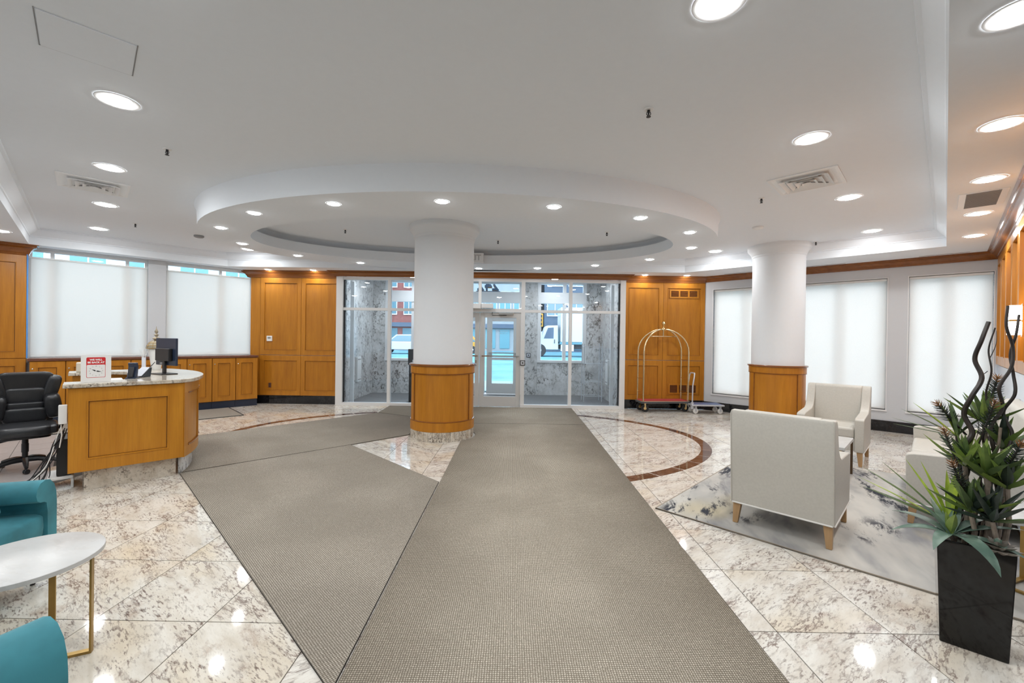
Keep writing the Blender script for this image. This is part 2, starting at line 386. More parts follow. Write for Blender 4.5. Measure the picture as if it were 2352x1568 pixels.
def behind_desk(c): # attendants' side has its own lilac tiles
    du = (c[0]+4.17)*.7071+(c[1]-3.99)*.7071; dv = -(c[0]+4.17)*.7071+(c[1]-3.99)*.7071
    return du < -.12 and dv > .55 and dv < 4.2
for i in range(-22, 12):
    for j in range(-8, 13):
        cor = [t2w((i+a)*TS+(g if a == 0 else -g), (j+b)*TS+(g if b == 0 else -g)) for a, b in ((0,0),(1,0),(1,1),(0,1))]
        c = t2w((i+.5)*TS, (j+.5)*TS)
        if c[1] < .2 or abs(c[0]) > 1.35*c[1]+.6: continue
        if any(all(inpoly(q, P) for q in cor) for P in CARP.values()): continue
        if behind_desk(c): continue
        poly = cor
        for h in HP:
            if len(poly) >= 3: poly = clip(poly, *h)
        if len(poly) < 3: continue
        if len(poly) == 4 and all(abs(poly[k][0]-cor[(k+q)%4][0])+abs(poly[k][1]-cor[(k+q)%4][1]) < 1e-6 for q in [next((q for q in range(4) if abs(poly[0][0]-cor[q][0])+abs(poly[0][1]-cor[q][1]) < 1e-6), 0)] for k in range(4)):
            if full is None: full = {q: MB().box(-TS/2+g, TS/2-g, -TS/2+g, TS/2-g, -.012, 0).mesh('floor_tile', q, 0) for q in (m_gran, m_gran2)}
            o = bpy.data.objects.new('floor_tile', full[m_gran if c[0] > -.9 else m_gran2]); COL.objects.link(o); o.location = (c[0],c[1],0); o.rotation_euler = (0,0,TA); o.parent = floor
        else:
            o = MB().prism([(x-c[0],y-c[1]) for x,y in poly], -.012, 0).build('floor_tile', m_gran if c[0] > -.9 else m_gran2, floor, 0); o.location = (c[0],c[1],0)
# lilac tiles behind the desk (45 degree grid)
fs = .4; lil = MB().box(-fs/2+.003, fs/2-.003, -fs/2+.003, fs/2-.003, -.012, -.0005).mesh('office_tile', m_lilac, 0)
for i in range(-9, 1):
    for j in range(1, 11):
        du, dv = -.14+(i-.5)*fs, .55+(j-.5)*fs
        c = (-4.17+.7071*(du-dv), 3.99+.7071*(du+dv))
        if dv > 4.1 or c[0] < -9.3: continue
        o = bpy.data.objects.new('office_tile', lil); COL.objects.link(o); o.location = (c[0],c[1],0); o.rotation_euler = (0,0,RL); o.parent = floor
# oval brown marble border
EC = (-.745,6.68)
NB = 44
for k in range(NB):
    a0, a1 = 2*PI*(k+.02)/NB, 2*PI*(k+.98)/NB
    am = (a0+a1)/2; c = (EC[0]+3.67*math.cos(am), EC[1]+2.39*math.sin(am))
    if any(inpoly(c, P) for P in CARP.values()): continue
    n = 5
    po = [(EC[0]+3.74*math.cos(a0+(a1-a0)*q/n)-c[0], EC[1]+2.47*math.sin(a0+(a1-a0)*q/n)-c[1]) for q in range(n+1)]
    pi_ = [(EC[0]+3.60*math.cos(a0+(a1-a0)*q/n)-c[0], EC[1]+2.31*math.sin(a0+(a1-a0)*q/n)-c[1]) for q in range(n+1)]
    o = MB().prism(po+pi_[::-1], -.006, .0015).build('border_stone', m_brown, floor, 0); o.location = (c[0],c[1],0)
# ---- ceiling
ceil = struct('ceiling', label='painted grey white ceiling with sunken centre and oval drum')
INN = [(-8.06,7.07),(-6.08,9.05),(3.66,9.05),(6.43,6.31),(-.5,-.48)]
def flat(name, loops, z, mat, parent):
    L = [[Vector((x,y,z)) for x,y in l] for l in loops]; tri = tessellate_polygon(L); pts = [p for l in L for p in l]
    mb = MB(); up = []
    for a in tri:
        n = (pts[a[1]]-pts[a[0]]).cross(pts[a[2]]-pts[a[0]])
        up.append(tuple(a) if n.z < 0 else tuple(a[::-1]))
    mb.add(pts, up); mb.add([p+Vector((0,0,.25)) for p in pts], [f[::-1] for f in up]); return mb.build(name, mat, parent, 0)
OUTC = [(-9.5,6.0),(-5.95,9.75),(4.45,9.75),(7.66,6.62),(3.05,2.06),(5.1,0.0),(5.1,-4.1),(.6,-4.1)]
flat('soffit', [OUTC, INN], ZL, m_ceil, ceil)
flat('upper_slab', [[(-8.3,7.0),(-6.1,9.3),(3.8,9.3),(6.7,6.3),(-.5,-.8)]], ZU, m_ceil, ceil)
# fascia with stepped cove cornice (left of travel = inside of loop)
inn = INN[::-1]  # make ccw
ar = sum(inn[i][0]*inn[(i+1)%5][1]-inn[(i+1)%5][0]*inn[i][1] for i in range(5))
if ar < 0: inn = inn[::-1]
prof = [(-.03,ZL+.02),(0,ZL+.0015),(0,ZL+.13),(.012,ZL+.135),(.016,ZL+.15),(.045,ZL+.175),(.075,ZL+.20),(.10,ZL+.245),(.125,ZL+.25),(.13,ZU+.002),(-.03,ZU+.002)]
MB().sweep(prof, inn, True).build('cornice', m_ceil, ceil, 30)
# oval drum
DC = (-.77,6.72)
def ell(a, b, z, n=96): return [(DC[0]+a*math.cos(2*PI*i/n), DC[1]+b*math.sin(2*PI*i/n), z) for i in range(n)]
MB().loft([ell(3.86,2.50,ZU+.01),ell(3.83,2.47,ZU-.06),ell(3.82,2.46,ZL+.0),ell(3.82,2.46,ZL-.0),ell(3.24,1.60,ZL-.0),ell(3.24,1.60,ZL+.165),ell(3.26,1.62,ZL+.17),ell(3.38,1.74,ZL+.17),ell(3.385,1.745,ZU-.06),ell(3.36,1.72,ZU-.02),ell(3.30,1.66,ZU+.004)], True).build('oval_drum', m_ceil, ceil, 50)
# ---- hatch in the ceiling
hc = [(-2.58,2.27),(-2.28,2.57),(-2.58,2.87),(-2.88,2.57)]
hx = empty('access_hatch', (-2.58,2.57,ZU), RL); hx.parent = ceil
MB().box(-.205,.205,-.205,.205,-.006,-.001).build('hatch_panel', m_ceil, hx, 0)
for a, b in (((-.213,-.208),(-.213,.213)),((.208,.213),(-.213,.213)),((-.213,.213),(.208,.213))):
    MB().box(a[0],a[1],b[0],b[1],-.003,-.001).build('hatch_seam', m_grille if True else m_dark, hx, 0)
# ---- wood panel helper (room side is -y)
def rect(x0,x1,z0,z1,y): return [(x0,y,z0),(x1,y,z0),(x1,y,z1),(x0,y,z1)]
def wood_panel(parent, x0, x1, z0, z1, y=0, st=.10, rt=.10, rb=.10, name='panel', mat=None, mat2=None, depth=.022):
    mat = mat or m_wood; mat2 = mat2 or m_wood2
    e = .0025; a, b, c, d = x0+e, x1-e, z0+e, z1-e
    fr = MB().loft([rect(a,b,c,d,y), rect(a,b,c,d,y-depth+.003), rect(a+.003,b-.003,c+.003,d-.003,y-depth), rect(a+st,b-st,c+rb,d-rt,y-depth),
                    rect(a+st+.001,b-st-.001,c+rb+.001,d-rt-.001,y-depth-.006), rect(a+st+.010,b-st-.010,c+rb+.010,d-rt-.010,y-depth-.005), rect(a+st+.013,b-st-.013,c+rb+.013,d-rt-.013,y-.006)], True)
    o = fr.build(name, mat, parent, 25)
    i = st+.012
    MB().loft([rect(a+i,b-i,c+rb+.012,d-rt-.012,y-.005), rect(a+i+.006,b-i-.006,c+rb+.018,d-rt-.018,y-.0045)], True).build('groove', m_groove, o, 0)
    MB().box(a+i+.005,b-i-.005,y-.009,y,c+rb+.017,d-rt-.017).build('field', mat2, o, 0)
    return o
def crown_prof(z0, z1, d=.13):
    h = z1-z0
    return [(0,z0),(.012,z0),(.016,z0+.1*h),(.022,z0+.22*h),(.030,z0+.25*h),(.040,z0+.42*h),(.065,z0+.62*h),(.085,z0+.72*h),(d*.8,z0+.76*h),(d*.86,z0+.9*h),(d,z0+.93*h),(d,z1),(0,z1)]
def crown(name, path, z0, z1, d=.13, label=None):   # room on the right of travel
    o = MB().sweep([(-a,z) for a,z in crown_prof(z0,z1,d)], path).build(name, m_crown, None, 30); return tag(o, label, None, None, 'structure')
# ---- wall_left (window wall)
wl = struct('wall_left', (*L0,0), RL, 'grey white wall between the tall blind covered windows')
MB().box(-1.75,-.0,0,.3,0,3.25).build('return_pier', m_wall, wl, 0)
MB().box(1.57,1.84,0,.3,1.08,3.25).build('pier', m_wall, wl, 0)
MB().box(0,3.45,0,.3,0,1.08).build('apron', m_wall, wl, 0)
MB().box(0,3.45,0,.3,2.985,3.25).build('lintel', m_wall, wl, 0)
MB().box(3.385,3.46,0,.3,1.08,3.25).build('end_pier', m_wall, wl, 0)
def window(name, parent, x0, x1, z0, z1, y, bars, label, fw=.045):
    w = tag(empty(name, parent.location, parent.rotation_euler[2]), label, None, None, 'structure')
    MB().box(x0,x1,y,y+.07,z0,z0+fw).build('sill_rail', m_trimw, w, 0); MB().box(x0,x1,y,y+.07,z1-fw,z1).build('head_rail', m_trimw, w, 0)
    MB().box(x0,x0+fw,y,y+.07,z0+fw,z1-fw).build('jamb', m_trimw, w, 0); MB().box(x1-fw,x1,y,y+.07,z0+fw,z1-fw).build('jamb', m_trimw, w, 0)
    xs = [x0+fw]
    for b in bars:
        MB().box(b-.025,b+.025,y,y+.07,z0+fw,z1-fw).build('mullion', m_trimw, w, 0); xs += [b-.025, b+.025]
    xs.append(x1-fw)
    for k in range(0, len(xs), 2): MB().box(xs[k],xs[k+1],y+.03,y+.036,z0+fw,z1-fw).build('pane', m_glass, w, 0)
    return w
window('window_1', wl, 0.0, 1.57, 1.08, 2.985, .12, [.283,1.268], 'left tall window glimpsed above its blind')
window('window_2', wl, 1.84, 3.385, 1.08, 2.985, .12, [2.782], 'tall window nearer the wood panels glimpsed above its blind')
# ---- wall_right
wr = struct('wall_right', (*C0,0), RW, 'white wall with three wide blind covered windows')
def pierz(n, a, b, z0, z1, par=wr): return MB().box(a,b,0,.3,z0,z1).build(n, m_wall, par, 0)
pierz('apron', 0, 4.42, 0, .38); pierz('lintel', 0, 4.42, 2.70, 3.25)
for a, b in ((0,.184),(1.505,1.785),(3.109,3.387),(4.36,4.42)): pierz('pier', a, b, .38, 2.70)
RWIN = ((.184,1.505),(1.785,3.109),(3.387,4.36))
for k, (a, b) in enumerate(RWIN):
    window('window_%d' % (k+3), wr, a, b, .38, 2.70, .16, [(a+b)/2], 'window behind the %s blind of the white right wall' % ['first','second','third'][k])
    for nm, q in (('casing',(a-.012,a,-.010,.10,.38,2.70)),('casing',(b,b+.012,-.010,.10,.38,2.70)),('sill',(a-.02,b+.02,-.022,.14,.352,.380)),('casing',(a-.012,b+.012,-.010,.02,2.70,2.712))):
        MB().box(*q).build(nm, m_trimw, wr, 0)
bb = struct('baseboard_right', (*C0,0), RW, 'black marble skirting along the white window wall'); MB().box(.0,4.40,-.02,0,0,.19).build('skirting', m_bmarb, bb, 0)
# ---- wall_far_right (panelled)
wp = struct('wall_far_right', (*C1,0), RP, 'honey wood panelled wall with polished pale dado')
MB().box(-.05,6.48,.06,.3,0,3.25).build('core', m_wall, wp, 0)
MB().box(0,6.45,.035,.07,1.24,2.90).build('backing', m_wood2, wp, 0)
s0 = 0.0
for k in range(9):
    a, b = .02+k*.715, .02+(k+1)*.715
    wood_panel(wp, a, min(b,6.45), 1.25, 2.90, .04, .10, .13, .12, depth=.05)
for k in range(7):
    a = .02+k*.92; b = min(a+.92, 6.45)
    MB().box(a+.002,b-.002,.015,.06,.72,1.10).build('dado_panel', m_pale, wp, 0); MB().box(a+.002,b-.002,.01,.06,1.104,1.238).build('dado_panel', m_pale, wp, 0); MB().box(a+.002,b-.002,.015,.06,.19,.716).build('dado_panel', m_pale, wp, 0)
bb = struct('baseboard_far_right', (*C1,0), RP, 'black skirting below the panelled wall'); MB().box(.03,6.45,-.01,.05,0,.188).build('skirting', m_bmarb, bb, 0)
# ---- wall_back_left / right (panelled)
wb = struct('wall_back_left', (-5.9,9.62,0), 0, 'honey maple panelled wall beside the glazed entrance')
MB().box(-.05,1.98,.0,.25,0,3.25).build('core', m_wall, wb, 0)
MB().box(-.02,.195,-.012,0,.19,2.86).build('filler_strip', m_wood, wb, 0)
x = [.20,1.125,2.03]
for k in range(2):
    wood_panel(wb, x[k], x[k+1], 1.105, 2.86, 0, .085, .12, .10); wood_panel(wb, x[k], x[k+1], .19, 1.10, 0, .085, .11, .10)
bb = struct('baseboard_back_left', (-5.9,9.62,0), 0, 'black marble skirting under the maple panels by the entrance')
for a, b in ((.03,.53),(.532,1.03),(1.032,1.53),(1.532,1.98)): MB().box(a,b,.0-.012,.0,0,.188).build('skirting', m_bmarb, bb, 0)
wc = struct('wall_back_right', (2.54,9.65,0), 0, 'honey maple panelled wall behind the luggage cart')
MB().box(0.03,1.90,.0,.25,0,3.25).build('core', m_wall, wc, 0)
x = [.0,.88,1.83]
for k in range(2):
    wood_panel(wc, x[k], x[k+1], 1.105, 2.87, 0, .09, .12, .10); wood_panel(wc, x[k], x[k+1], .20, 1.10, 0, .09, .11, .10)
bb = struct('baseboard_back_right', (2.54,9.65,0), 0, 'black marble skirting behind the luggage cart'); MB().box(.03,1.84,-.012,0,0,.198).build('skirting', m_bmarb, bb, 0)
# ---- far left panelled stub
wf = struct('wall_far_left', (-8.165,7.135,0), RL, 'tall honey wood panel at the far left edge')
MB().box(-1.6,-.002,.0,.14,0,2.99).build('core', m_wood, wf, 0)
for a, b in ((-.52,0.0),(-1.1,-.525)):
    wood_panel(wf, a, b, 1.10, 2.82, 0, .11, .12, .10); wood_panel(wf, a, b, .12, 1.095, 0, .11, .11, .10)
MB().box(.0,.012,-.018,.10,1.10,2.86).build('blue_strip', m_strip, wf, 0)  # narrow blue strip down the panel edge
# crowns
crown('trim_1', [(-9.3,6.0),(-8.160,7.140),(-8.22,7.20)], 2.815, ZL, .13, 'brown crown moulding over the far left wood panel')
crown('trim_2', [(-5.98,9.70),(-5.98,9.60),(-3.94,9.60)], 2.85, ZL, .12, 'brown crown moulding over the maple panels left of the entrance')
crown('trim_3', [(-3.98,9.62),(-3.98,9.49),(2.56,9.49),(2.56,9.62)], 2.885, ZL+.0, .13, 'brown crown moulding over the glazed entrance')
crown('trim_4', [(2.55,9.63),(4.36,9.63)], 2.86, ZL, .12, 'brown crown moulding over the panels behind the luggage cart')
crown('trim_5', [(4.36,9.66),(7.535,6.59),(2.95,2.12)], 2.88, ZL, .13, 'long brown crown moulding over the white wall and panelled wall')
# unseen remaining walls
for nm, a, b in (('wall_left_rear',(-9.4,6.1),(.7,-4.0)),('wall_rear',(.7,-4.0),(5.0,-4.0)),('wall_right_rear',(5.0,-4.0),(5.0,0)),('wall_hall',(5.0,0),(2.9,2.06))):
    d = Vector((b[0]-a[0],b[1]-a[1])); o = MB().box(0,d.length,-.2,0,0,3.25).build(nm, m_wall, None, 0); o.location = (a[0],a[1],0); o.rotation_euler = (0,0,math.atan2(d.y,d.x)); tag(o, 'plain pale wall beyond the picture', None, None, 'structure')
# ---- entrance glazing
YS = 9.56
def bar(n, w, *q, mat=None): return MB().box(*q).build(n, mat or m_alu, w, 0)
sf = struct('window_6', label='full height glazed entrance screen in pale metal frame')
bar('jamb', sf, -3.945,-3.80,YS-.06,YS+.07,0,2.885); bar('jamb', sf, 2.42,2.535,YS-.06,YS+.07,0,2.885)
bar('head_rail', sf, -3.80,2.42,YS-.03,YS+.07,2.82,2.885)
for a, b in ((-3.80,-1.66),(.20,2.42)):
    bar('sill_rail', sf, a,b,YS-.06,YS+.07,0,.065); 
for a, b in ((-3.80,-2.80),(-2.73,-1.74),(.285,1.275),(1.345,2.42)):
    bar('transom_bar', sf, a,b,YS-.03,YS+.05,2.135,2.195)
bar('transom_bar', sf, -1.66,.20,YS-.03,YS+.05,2.135,2.215)
for a, b in ((-2.80,-2.73),(-1.74,-1.66),(.20,.285),(1.275,1.345)): bar('mullion', sf, a,b,YS-.03,YS+.07,.065,2.82)
bar('mullion', sf, -.765,-.70,YS-.03,YS+.05,2.215,2.82)
for a, b in ((-3.80,-2.80),(-2.73,-1.74),(.285,1.275),(1.345,2.42)):
    bar('pane', sf, a,b,YS+.015,YS+.021,.065,2.135, mat=m_glass); bar('pane', sf, a,b,YS+.015,YS+.021,2.195,2.82, mat=m_glass)
for a, b in ((-1.66,-.765),(-.70,.20)): bar('pane', sf, a,b,YS+.015,YS+.021,2.215,2.82, mat=m_glass)
for xx in (-3.80,2.40):
    bar('gasket', sf, xx,xx+.02,YS+.0,YS+.06,.07,2.13, mat=m_dark); bar('gasket', sf, xx,xx+.02,YS+.0,YS+.06,2.20,2.815, mat=m_dark)
bar('side_post', sf, -3.76,-3.68,YS+.30,YS+.37,0,2.82); bar('side_post', sf, 2.29,2.36,YS+.30,YS+.37,0,2.82)
def door(name, x0, x1, y, hinge, label, st=.10, top=2.13, z1=.24):
    d = struct(name, label=label)
    MB().box(x0,x0+st,y,y+.045,.012,top).build('stile', m_doorm, d, 0, .003); MB().box(x1-st,x1,y,y+.045,.012,top).build('stile', m_doorm, d, 0, .003)
    MB().box(x0+st,x1-st,y,y+.045,top-.115,top).build('top_rail', m_doorm, d, 0); MB().box(x0+st,x1-st,y,y+.045,.012,z1).build('bottom_rail', m_doorm, d, 0)
    MB().box(x0+st,x1-st,y+.018,y+.026,z1,top-.115).build('pane', m_glass, d, 0)
    MB().box(x0+.05,x1-.03,y-.055,y-.030,1.135,1.165).build('push_bar', m_chrome, d, 0, .004)
    for q in (x0+.08, x1-.08): MB().box(q-.012,q+.012,y-.035,y,1.138,1.162).build('bar_bracket', m_chrome, d, 0)
    return d
d1 = door('door_1', -.728, .192, YS-.005, 1, 'right leaf of the inner glass entrance door with push bar')
MB().box(-.30,.03,YS-.06,YS-.006,2.075,2.125).build('door_closer', m_chrome, d1, 0, .004)
MB().tube([(-.13,YS-.04,2.07),(-.45,YS-.09,2.06),(-.45,YS-.02,2.13)], .008, 6).build('closer_arm', m_blk, d1)
d2 = door('door_2', -1.652, -.735, YS-.005, -1, 'left leaf of the inner glass door half hidden by the column')
MB().tube([(-.80,YS-.01,.93),(-.80,YS-.06,.93),(-.80,YS-.06,1.05),(-.80,YS-.01,1.05)], .01, 6).build('pull_handle', m_chrome, d2)
o = box('door_operator', m_alu, None, -1.55,-.70,YS-.20,YS-.032,2.20,2.315, bevel=.006); tag(o, 'long pale box of the door opener above the door, beside the column', 'door opener')
o = box('door_sensor', m_alu, None, -.695,-.43,YS-.14,YS-.032,2.218,2.32, bevel=.006); tag(o, 'short pale box mounted above the right door leaf', 'sensor box')
# ---- vestibule
vf = struct('floor_vestibule', label='grey mat floor of the entrance vestibule'); MB().box(-4.05,2.65,9.64,12.2,-.10,-.004).build('mat', m_vfloor, vf, 0)
vc = struct('ceiling_vestibule', label='pale ceiling of the vestibule'); MB().box(-4.05,2.65,9.76,12.0,3.12,3.22).build('slab', m_ceil, vc, 0)
vl = struct('wall_vestibule_left', label='grey marble side wall of the vestibule'); vr = struct('wall_vestibule_right', label='grey marble side wall of the vestibule near the luggage cart')
for w, a, b in ((vl,-4.02,-3.86),(vr,2.45,2.61)):
    for k in range(3):
        MB().box(a,b,9.88+k*.63,9.88+(k+1)*.63-.003,0,3.12).build('marble_slab', m_gmarb, w, 0)
vo = struct('wall_vestibule_front', label='grey marble outer wall of the vestibule with windows')
YO = 11.76
for a, b, c, d in ((-3.86,-3.52,0,3.12),(-2.12,-1.74,0,3.12),(.28,.70,0,3.12),(2.05,2.45,0,3.12),(-3.52,-2.12,0,.90),(.70,2.05,0,.90)):
    MB().box(a+.001,b-.001,YO,YO+.2,c,d).build('marble_slab', m_gmarb, vo, 0)
for k, (a, b) in enumerate(((-3.52,-2.12),(.70,2.05))):
    w = struct('window_%d' % (7+k), label=['white framed street window of the vestibule left of the column','white framed street window of the vestibule facing the truck'][k])
    bar('sill_rail', w, a,b,YO-.03,YO+.12,.90,.965, mat=m_trimw); bar('head_rail', w, a,b,YO-.0,YO+.12,3.07,3.12, mat=m_trimw); bar('spandrel', w, a+.02,b-.02,YO-.02,YO+.10,2.535,2.84, mat=m_trimw)
    bar('jamb', w, a,a+.09,YO-.01,YO+.12,.965,3.07, mat=m_trimw); bar('jamb', w, b-.09,b,YO-.01,YO+.12,.965,3.07, mat=m_trimw)
    mx = a+.5*(b-a)+.07; bar('mullion', w, mx-.045,mx+.045,YO+.0,YO+.12,.965,3.07, mat=m_trimw)
    for q, r in ((a+.09,mx-.045),(mx+.045,b-.09)): bar('pane', w, q,r,YO+.06,YO+.066,.965,2.535, mat=m_glass); bar('pane', w, q,r,YO+.06,YO+.066,2.84,3.07, mat=m_glass)
w = struct('window_9', label='glazed transom over the outer street door')
bar('jamb', w, -1.735,-1.65,YO,YO+.12,0,3.12); bar('jamb', w, .19,.275,YO,YO+.12,0,3.12); bar('head_rail', w, -1.65,.19,YO,YO+.12,3.07,3.12); bar('spandrel', w, -1.65,.19,YO-.02,YO+.10,2.535,2.84, mat=m_trimw); bar('transom_bar', w, -1.65,.19,YO,YO+.12,2.15,2.23)
bar('pane', w, -1.65,.19,YO+.06,YO+.066,2.23,2.535, mat=m_glass); bar('pane', w, -1.65,.19,YO+.06,YO+.066,2.84,3.07, mat=m_glass)
d3 = door('door_3', -.70, .19, YO+.04, 1, 'right leaf of the outer street door seen through the inner door', .15, 2.14, .30)
MB().box(-.55,.04,YO+.04,YO+.085,.95,1.02).build('mid_rail', m_doorm, d3, 0)
d4 = door('door_4', -1.65, -.75, YO+.04, -1, 'left leaf of the outer street door behind the column', .15, 2.14, .30)
m_vinyl = plain('pale_vinyl_letters', (.55,.56,.57), .6)
text_part('lettering', 'PLEASE LEAVE', .048, m_vinyl, d3, (-.27,YO+.072,1.745), (R(90),0,PI), .0005)
text_part('lettering', 'TO OPEN', .044, m_vinyl, d3, (-.27,YO+.072,1.685), (R(90),0,PI), .0005)
# ================================================================== COLUMNS
def column(label, x, y, r, face, ntile):
    c = thing('column', label, 'column', (x,y,0))
    n = 48
    MB().lathe([(r,1.10),(r,3.05),(r*1.005,3.07)], n, cap0=False, cap1=False).build('shaft', m_colp, c)
    MB().lathe([(r,3.06),(r+.012,3.075),(r+.012,3.10),(r+.02,3.105),(r+.035,3.15),(r+.07,3.19),(r+.078,3.20),(r+.085,3.23),(r+.085,ZU)], n, cap0=False).build('capital', m_colp, c)
    w = r+.024
    MB().lathe([(w,.14),(w,1.115)], n, cap0=False, cap1=False).build('wood_wrap', m_wood, c)
    for nm, z0, z1, d in (('bottom_rail',.14,.285,.012),('top_rail',1.0,1.115,.012)):
        MB().lathe([(w,z0),(w+d,z0+.004),(w+d,z1-.004),(w,z1)], n, cap0=False, cap1=False).build(nm, m_wood, c)
    for z in (.288,.996):
        MB().lathe([(w,z-.008),(w+.015,z-.004),(w+.015,z+.004),(w,z+.008)], n, cap0=False, cap1=False).build('bead', m_crown, c)
    MB().lathe([(r-.01,1.112),(w+.030,1.112),(w+.036,1.12),(w+.036,1.135),(w+.028,1.142),(r-.01,1.142)], n, cap0=False, cap1=False).build('cap_rim', m_crown, c)
    for a in face:                                       # vertical stiles on the round
        pts = [a-.10+.2*k/4 for k in range(5)]
        ring = lambda rr, z: [(rr*math.cos(q), rr*math.sin(q), z) for q in pts]
        MB().loft([ring(w,.285),ring(w+.011,.285),ring(w+.011,1.0),ring(w,1.0)], False).build('stile', m_wood, c)
        for s in (-.112,.112):
            MB().tube([((w+.004)*math.cos(a+s),(w+.004)*math.sin(a+s),.29),((w+.004)*math.cos(a+s),(w+.004)*math.sin(a+s),.995)], .007, 6).build('bead', m_crown, c)
    rb = w-.004; da = 2*PI/ntile
    t0 = None
    for k in range(ntile):
        if t0 is None:
            pts = [(-.5+q/2)*da*.96 for q in range(3)]
            t0 = MB().prism([((rb+.012)*math.cos(q),(rb+.012)*math.sin(q)) for q in pts]+[((rb-.05)*math.cos(q),(rb-.05)*math.sin(q)) for q in pts[::-1]], 0.001, .142).mesh('base_tile', m_counter, 0)
        o = bpy.data.objects.new('base_tile', t0); COL.objects.link(o); o.parent = c; o.rotation_euler = (0,0,k*da)
    MB().lathe([(rb-.02,.0015),(rb-.02,.14)], n, cap0=False, cap1=False).build('base_core', m_grout, c)
    return c
column('large round white column with maple wrap in the middle of the lobby', -1.085, 6.72, .462, (R(-90-57),R(-90+57+12),R(90)), 46)
column('round white column with maple wrap behind the armchairs by the white wall', 4.80, 7.68, .412, (R(-122-58),R(-122+50),R(30)), 40)
# ================================================================== CEILING FITTINGS
DL = {}
def downlight(x, y, z, r, label, group):
    if r not in DL:
        e = thing('downlight', label, 'ceiling light', (x,y,z), 0, group)
        MB().lathe([(r,-.0035),(r+.004,-.006),(r*1.28,-.0045),(r*1.32,-.0005)], 28, cap0=False, cap1=False).build('trim_ring', m_vent, e)
        MB().lathe([(r,-.0035),(r*.62,-.0115)], 20, cap0=False, cap1=False).add([(r*.62*math.cos(2*PI*i/20), r*.62*math.sin(2*PI*i/20), -.0115) for i in range(20)], [tuple(range(20))[::-1]]).build('lens', m_lens, e, 60)
        DL[r] = e; return e
    return copy_tree(DL[r], (x,y,z), None, label, group)
EO = (-.775,6.72)
ring = {-110:'third left of centre along the near rim',-90:'nearest, straight above the big column head',-70:'next right of the one above the column head',-50:'second to the right of the column head',-28:'at the near right bend of the oval',-2:'at the far right tip of the oval',
        25:'at the back right bend',48:'back row, second from the right bend',69:'back row, above the right door leaf',89:'back row, just right of the column',129:'back row, left of the column',152:'back left bend, above the maple panels',178:'far left tip, lower of the two',-155:'near left bend',-131:'near rim, second from the left tip'}
ring[-110] = 'near rim, next left of the column head'
for a, d in ring.items():
    downlight(EO[0]+3.56*math.cos(R(a)), EO[1]+2.15*math.sin(R(a)), ZL, .063, 'round downlight in the oval drum: '+d, 'downlights round the oval drum')
for (x, y), d in zip([(-2.975,3.183),(-4.243,4.46),(-5.509,5.74),(-6.883,7.054),(2.515,3.612),(3.972,5.043),(5.494,6.515),(1.036,2.182),(3.869,8.137),(-5.334,8.55)],
    ['largest on the left, nearest the access hatch','just in front of the left square air diffuser','just behind the left square air diffuser','farthest of the left row, near the window cornice','right side, in front of the right square air diffuser','right side, behind the square air diffuser','right side, near the inner cornice corner','cut by the top edge of the picture','between the oval drum and the right column','outside the left tip of the oval drum']):
    downlight(x, y, ZU, .10, 'round downlight in the upper ceiling, '+d, 'downlights in the upper ceiling')
for (x, y), d in zip([(2.215,1.88),(3.225,2.818),(4.18,3.744),(5.16,4.719),(6.149,5.671),(-8.46,7.075),(-7.453,6.169)],
    ['in the top right corner of the picture','second from the top right corner','just in front of the grey return grille','just behind the grey return grille','farthest of the right row, near the crown corner','above the far left wood panel','cut by the left edge of the picture']):
    downlight(x, y, ZL, .085, 'round downlight in the lowered side ceiling, '+d, 'downlights in the side ceilings')
for (x, y), d in zip([(-5.42,9.40),(-4.42,9.40),(2.93,9.42),(3.86,9.42)], ['left maple panel','maple panel left of the entrance','maple panel right of the entrance','grille panel behind the luggage cart']):
    downlight(x, y, ZL, .055, 'small downlight washing the '+d, 'wall washers over the maple panels')
for x, y in ((-6.62,5.08),(-5.62,4.1),(-4.62,3.12),(-3.62,2.14),(-2.62,1.16),(-1.6,.14),(.4,-1.0),(1.2,.9),(2.6,-1.4),(3.2,.4)):  # unseen lamps, added so the room is lit evenly
    downlight(x, y, ZL, .085, 'added round fill downlight beyond the edge of the picture', 'fill downlights added outside the view')
for x, y in ((-.55,1.5),(-1.75,2.0)):  # two more unseen lamps added overhead as fill
    downlight(x, y, ZU, .10, 'added large round fill downlight overhead beyond the top of the picture', 'fill downlights added outside the view')
for x, y, l in ((-3.3,10.3,'at its left end, near the inner glass'),(-2.6,11.1,'at its left, near the street window'),(-1.6,10.4,'behind the big column'),(.1,10.4,'above the right inner door leaf'),(1.1,11.1,'at its right, near the window with the truck'),(1.9,10.3,'at its right end, above the wire rack')):
    downlight(x, y, 3.12, .085, 'round downlight in the vestibule ceiling '+l, 'vestibule downlights')
# sprinklers
sp0 = None
def sprinkler(x, y, z, label):
    global sp0
    if sp0 is None:
        e = thing('sprinkler', label, 'sprinkler', (x,y,z), 0, 'ceiling sprinklers')
        MB().lathe([(.001,-.008),(.030,-.008),(.034,-.004),(.036,-.0005)], 18, cap0=True, cap1=False).build('escutcheon', m_vent, e)
        MB().lathe([(.011,-.0085),(.011,-.02),(.008,-.022),(.004,-.05),(.004,-.055)], 10).build('stem', m_blk, e)
        MB().tube([(-.011,0,-.02),(-.016,0,-.035),(-.003,0,-.055)], .003, 5).build('frame_arm', m_blk, e); MB().tube([(.011,0,-.02),(.016,0,-.035),(.003,0,-.055)], .003, 5).build('frame_arm', m_blk, e)
        MB().lathe([(.017,-.055),(.017,-.058),(.001,-.060)], 12).build('deflector', m_blk, e)
        sp0 = e; return e
    return copy_tree(sp0, (x,y,z), None, label)
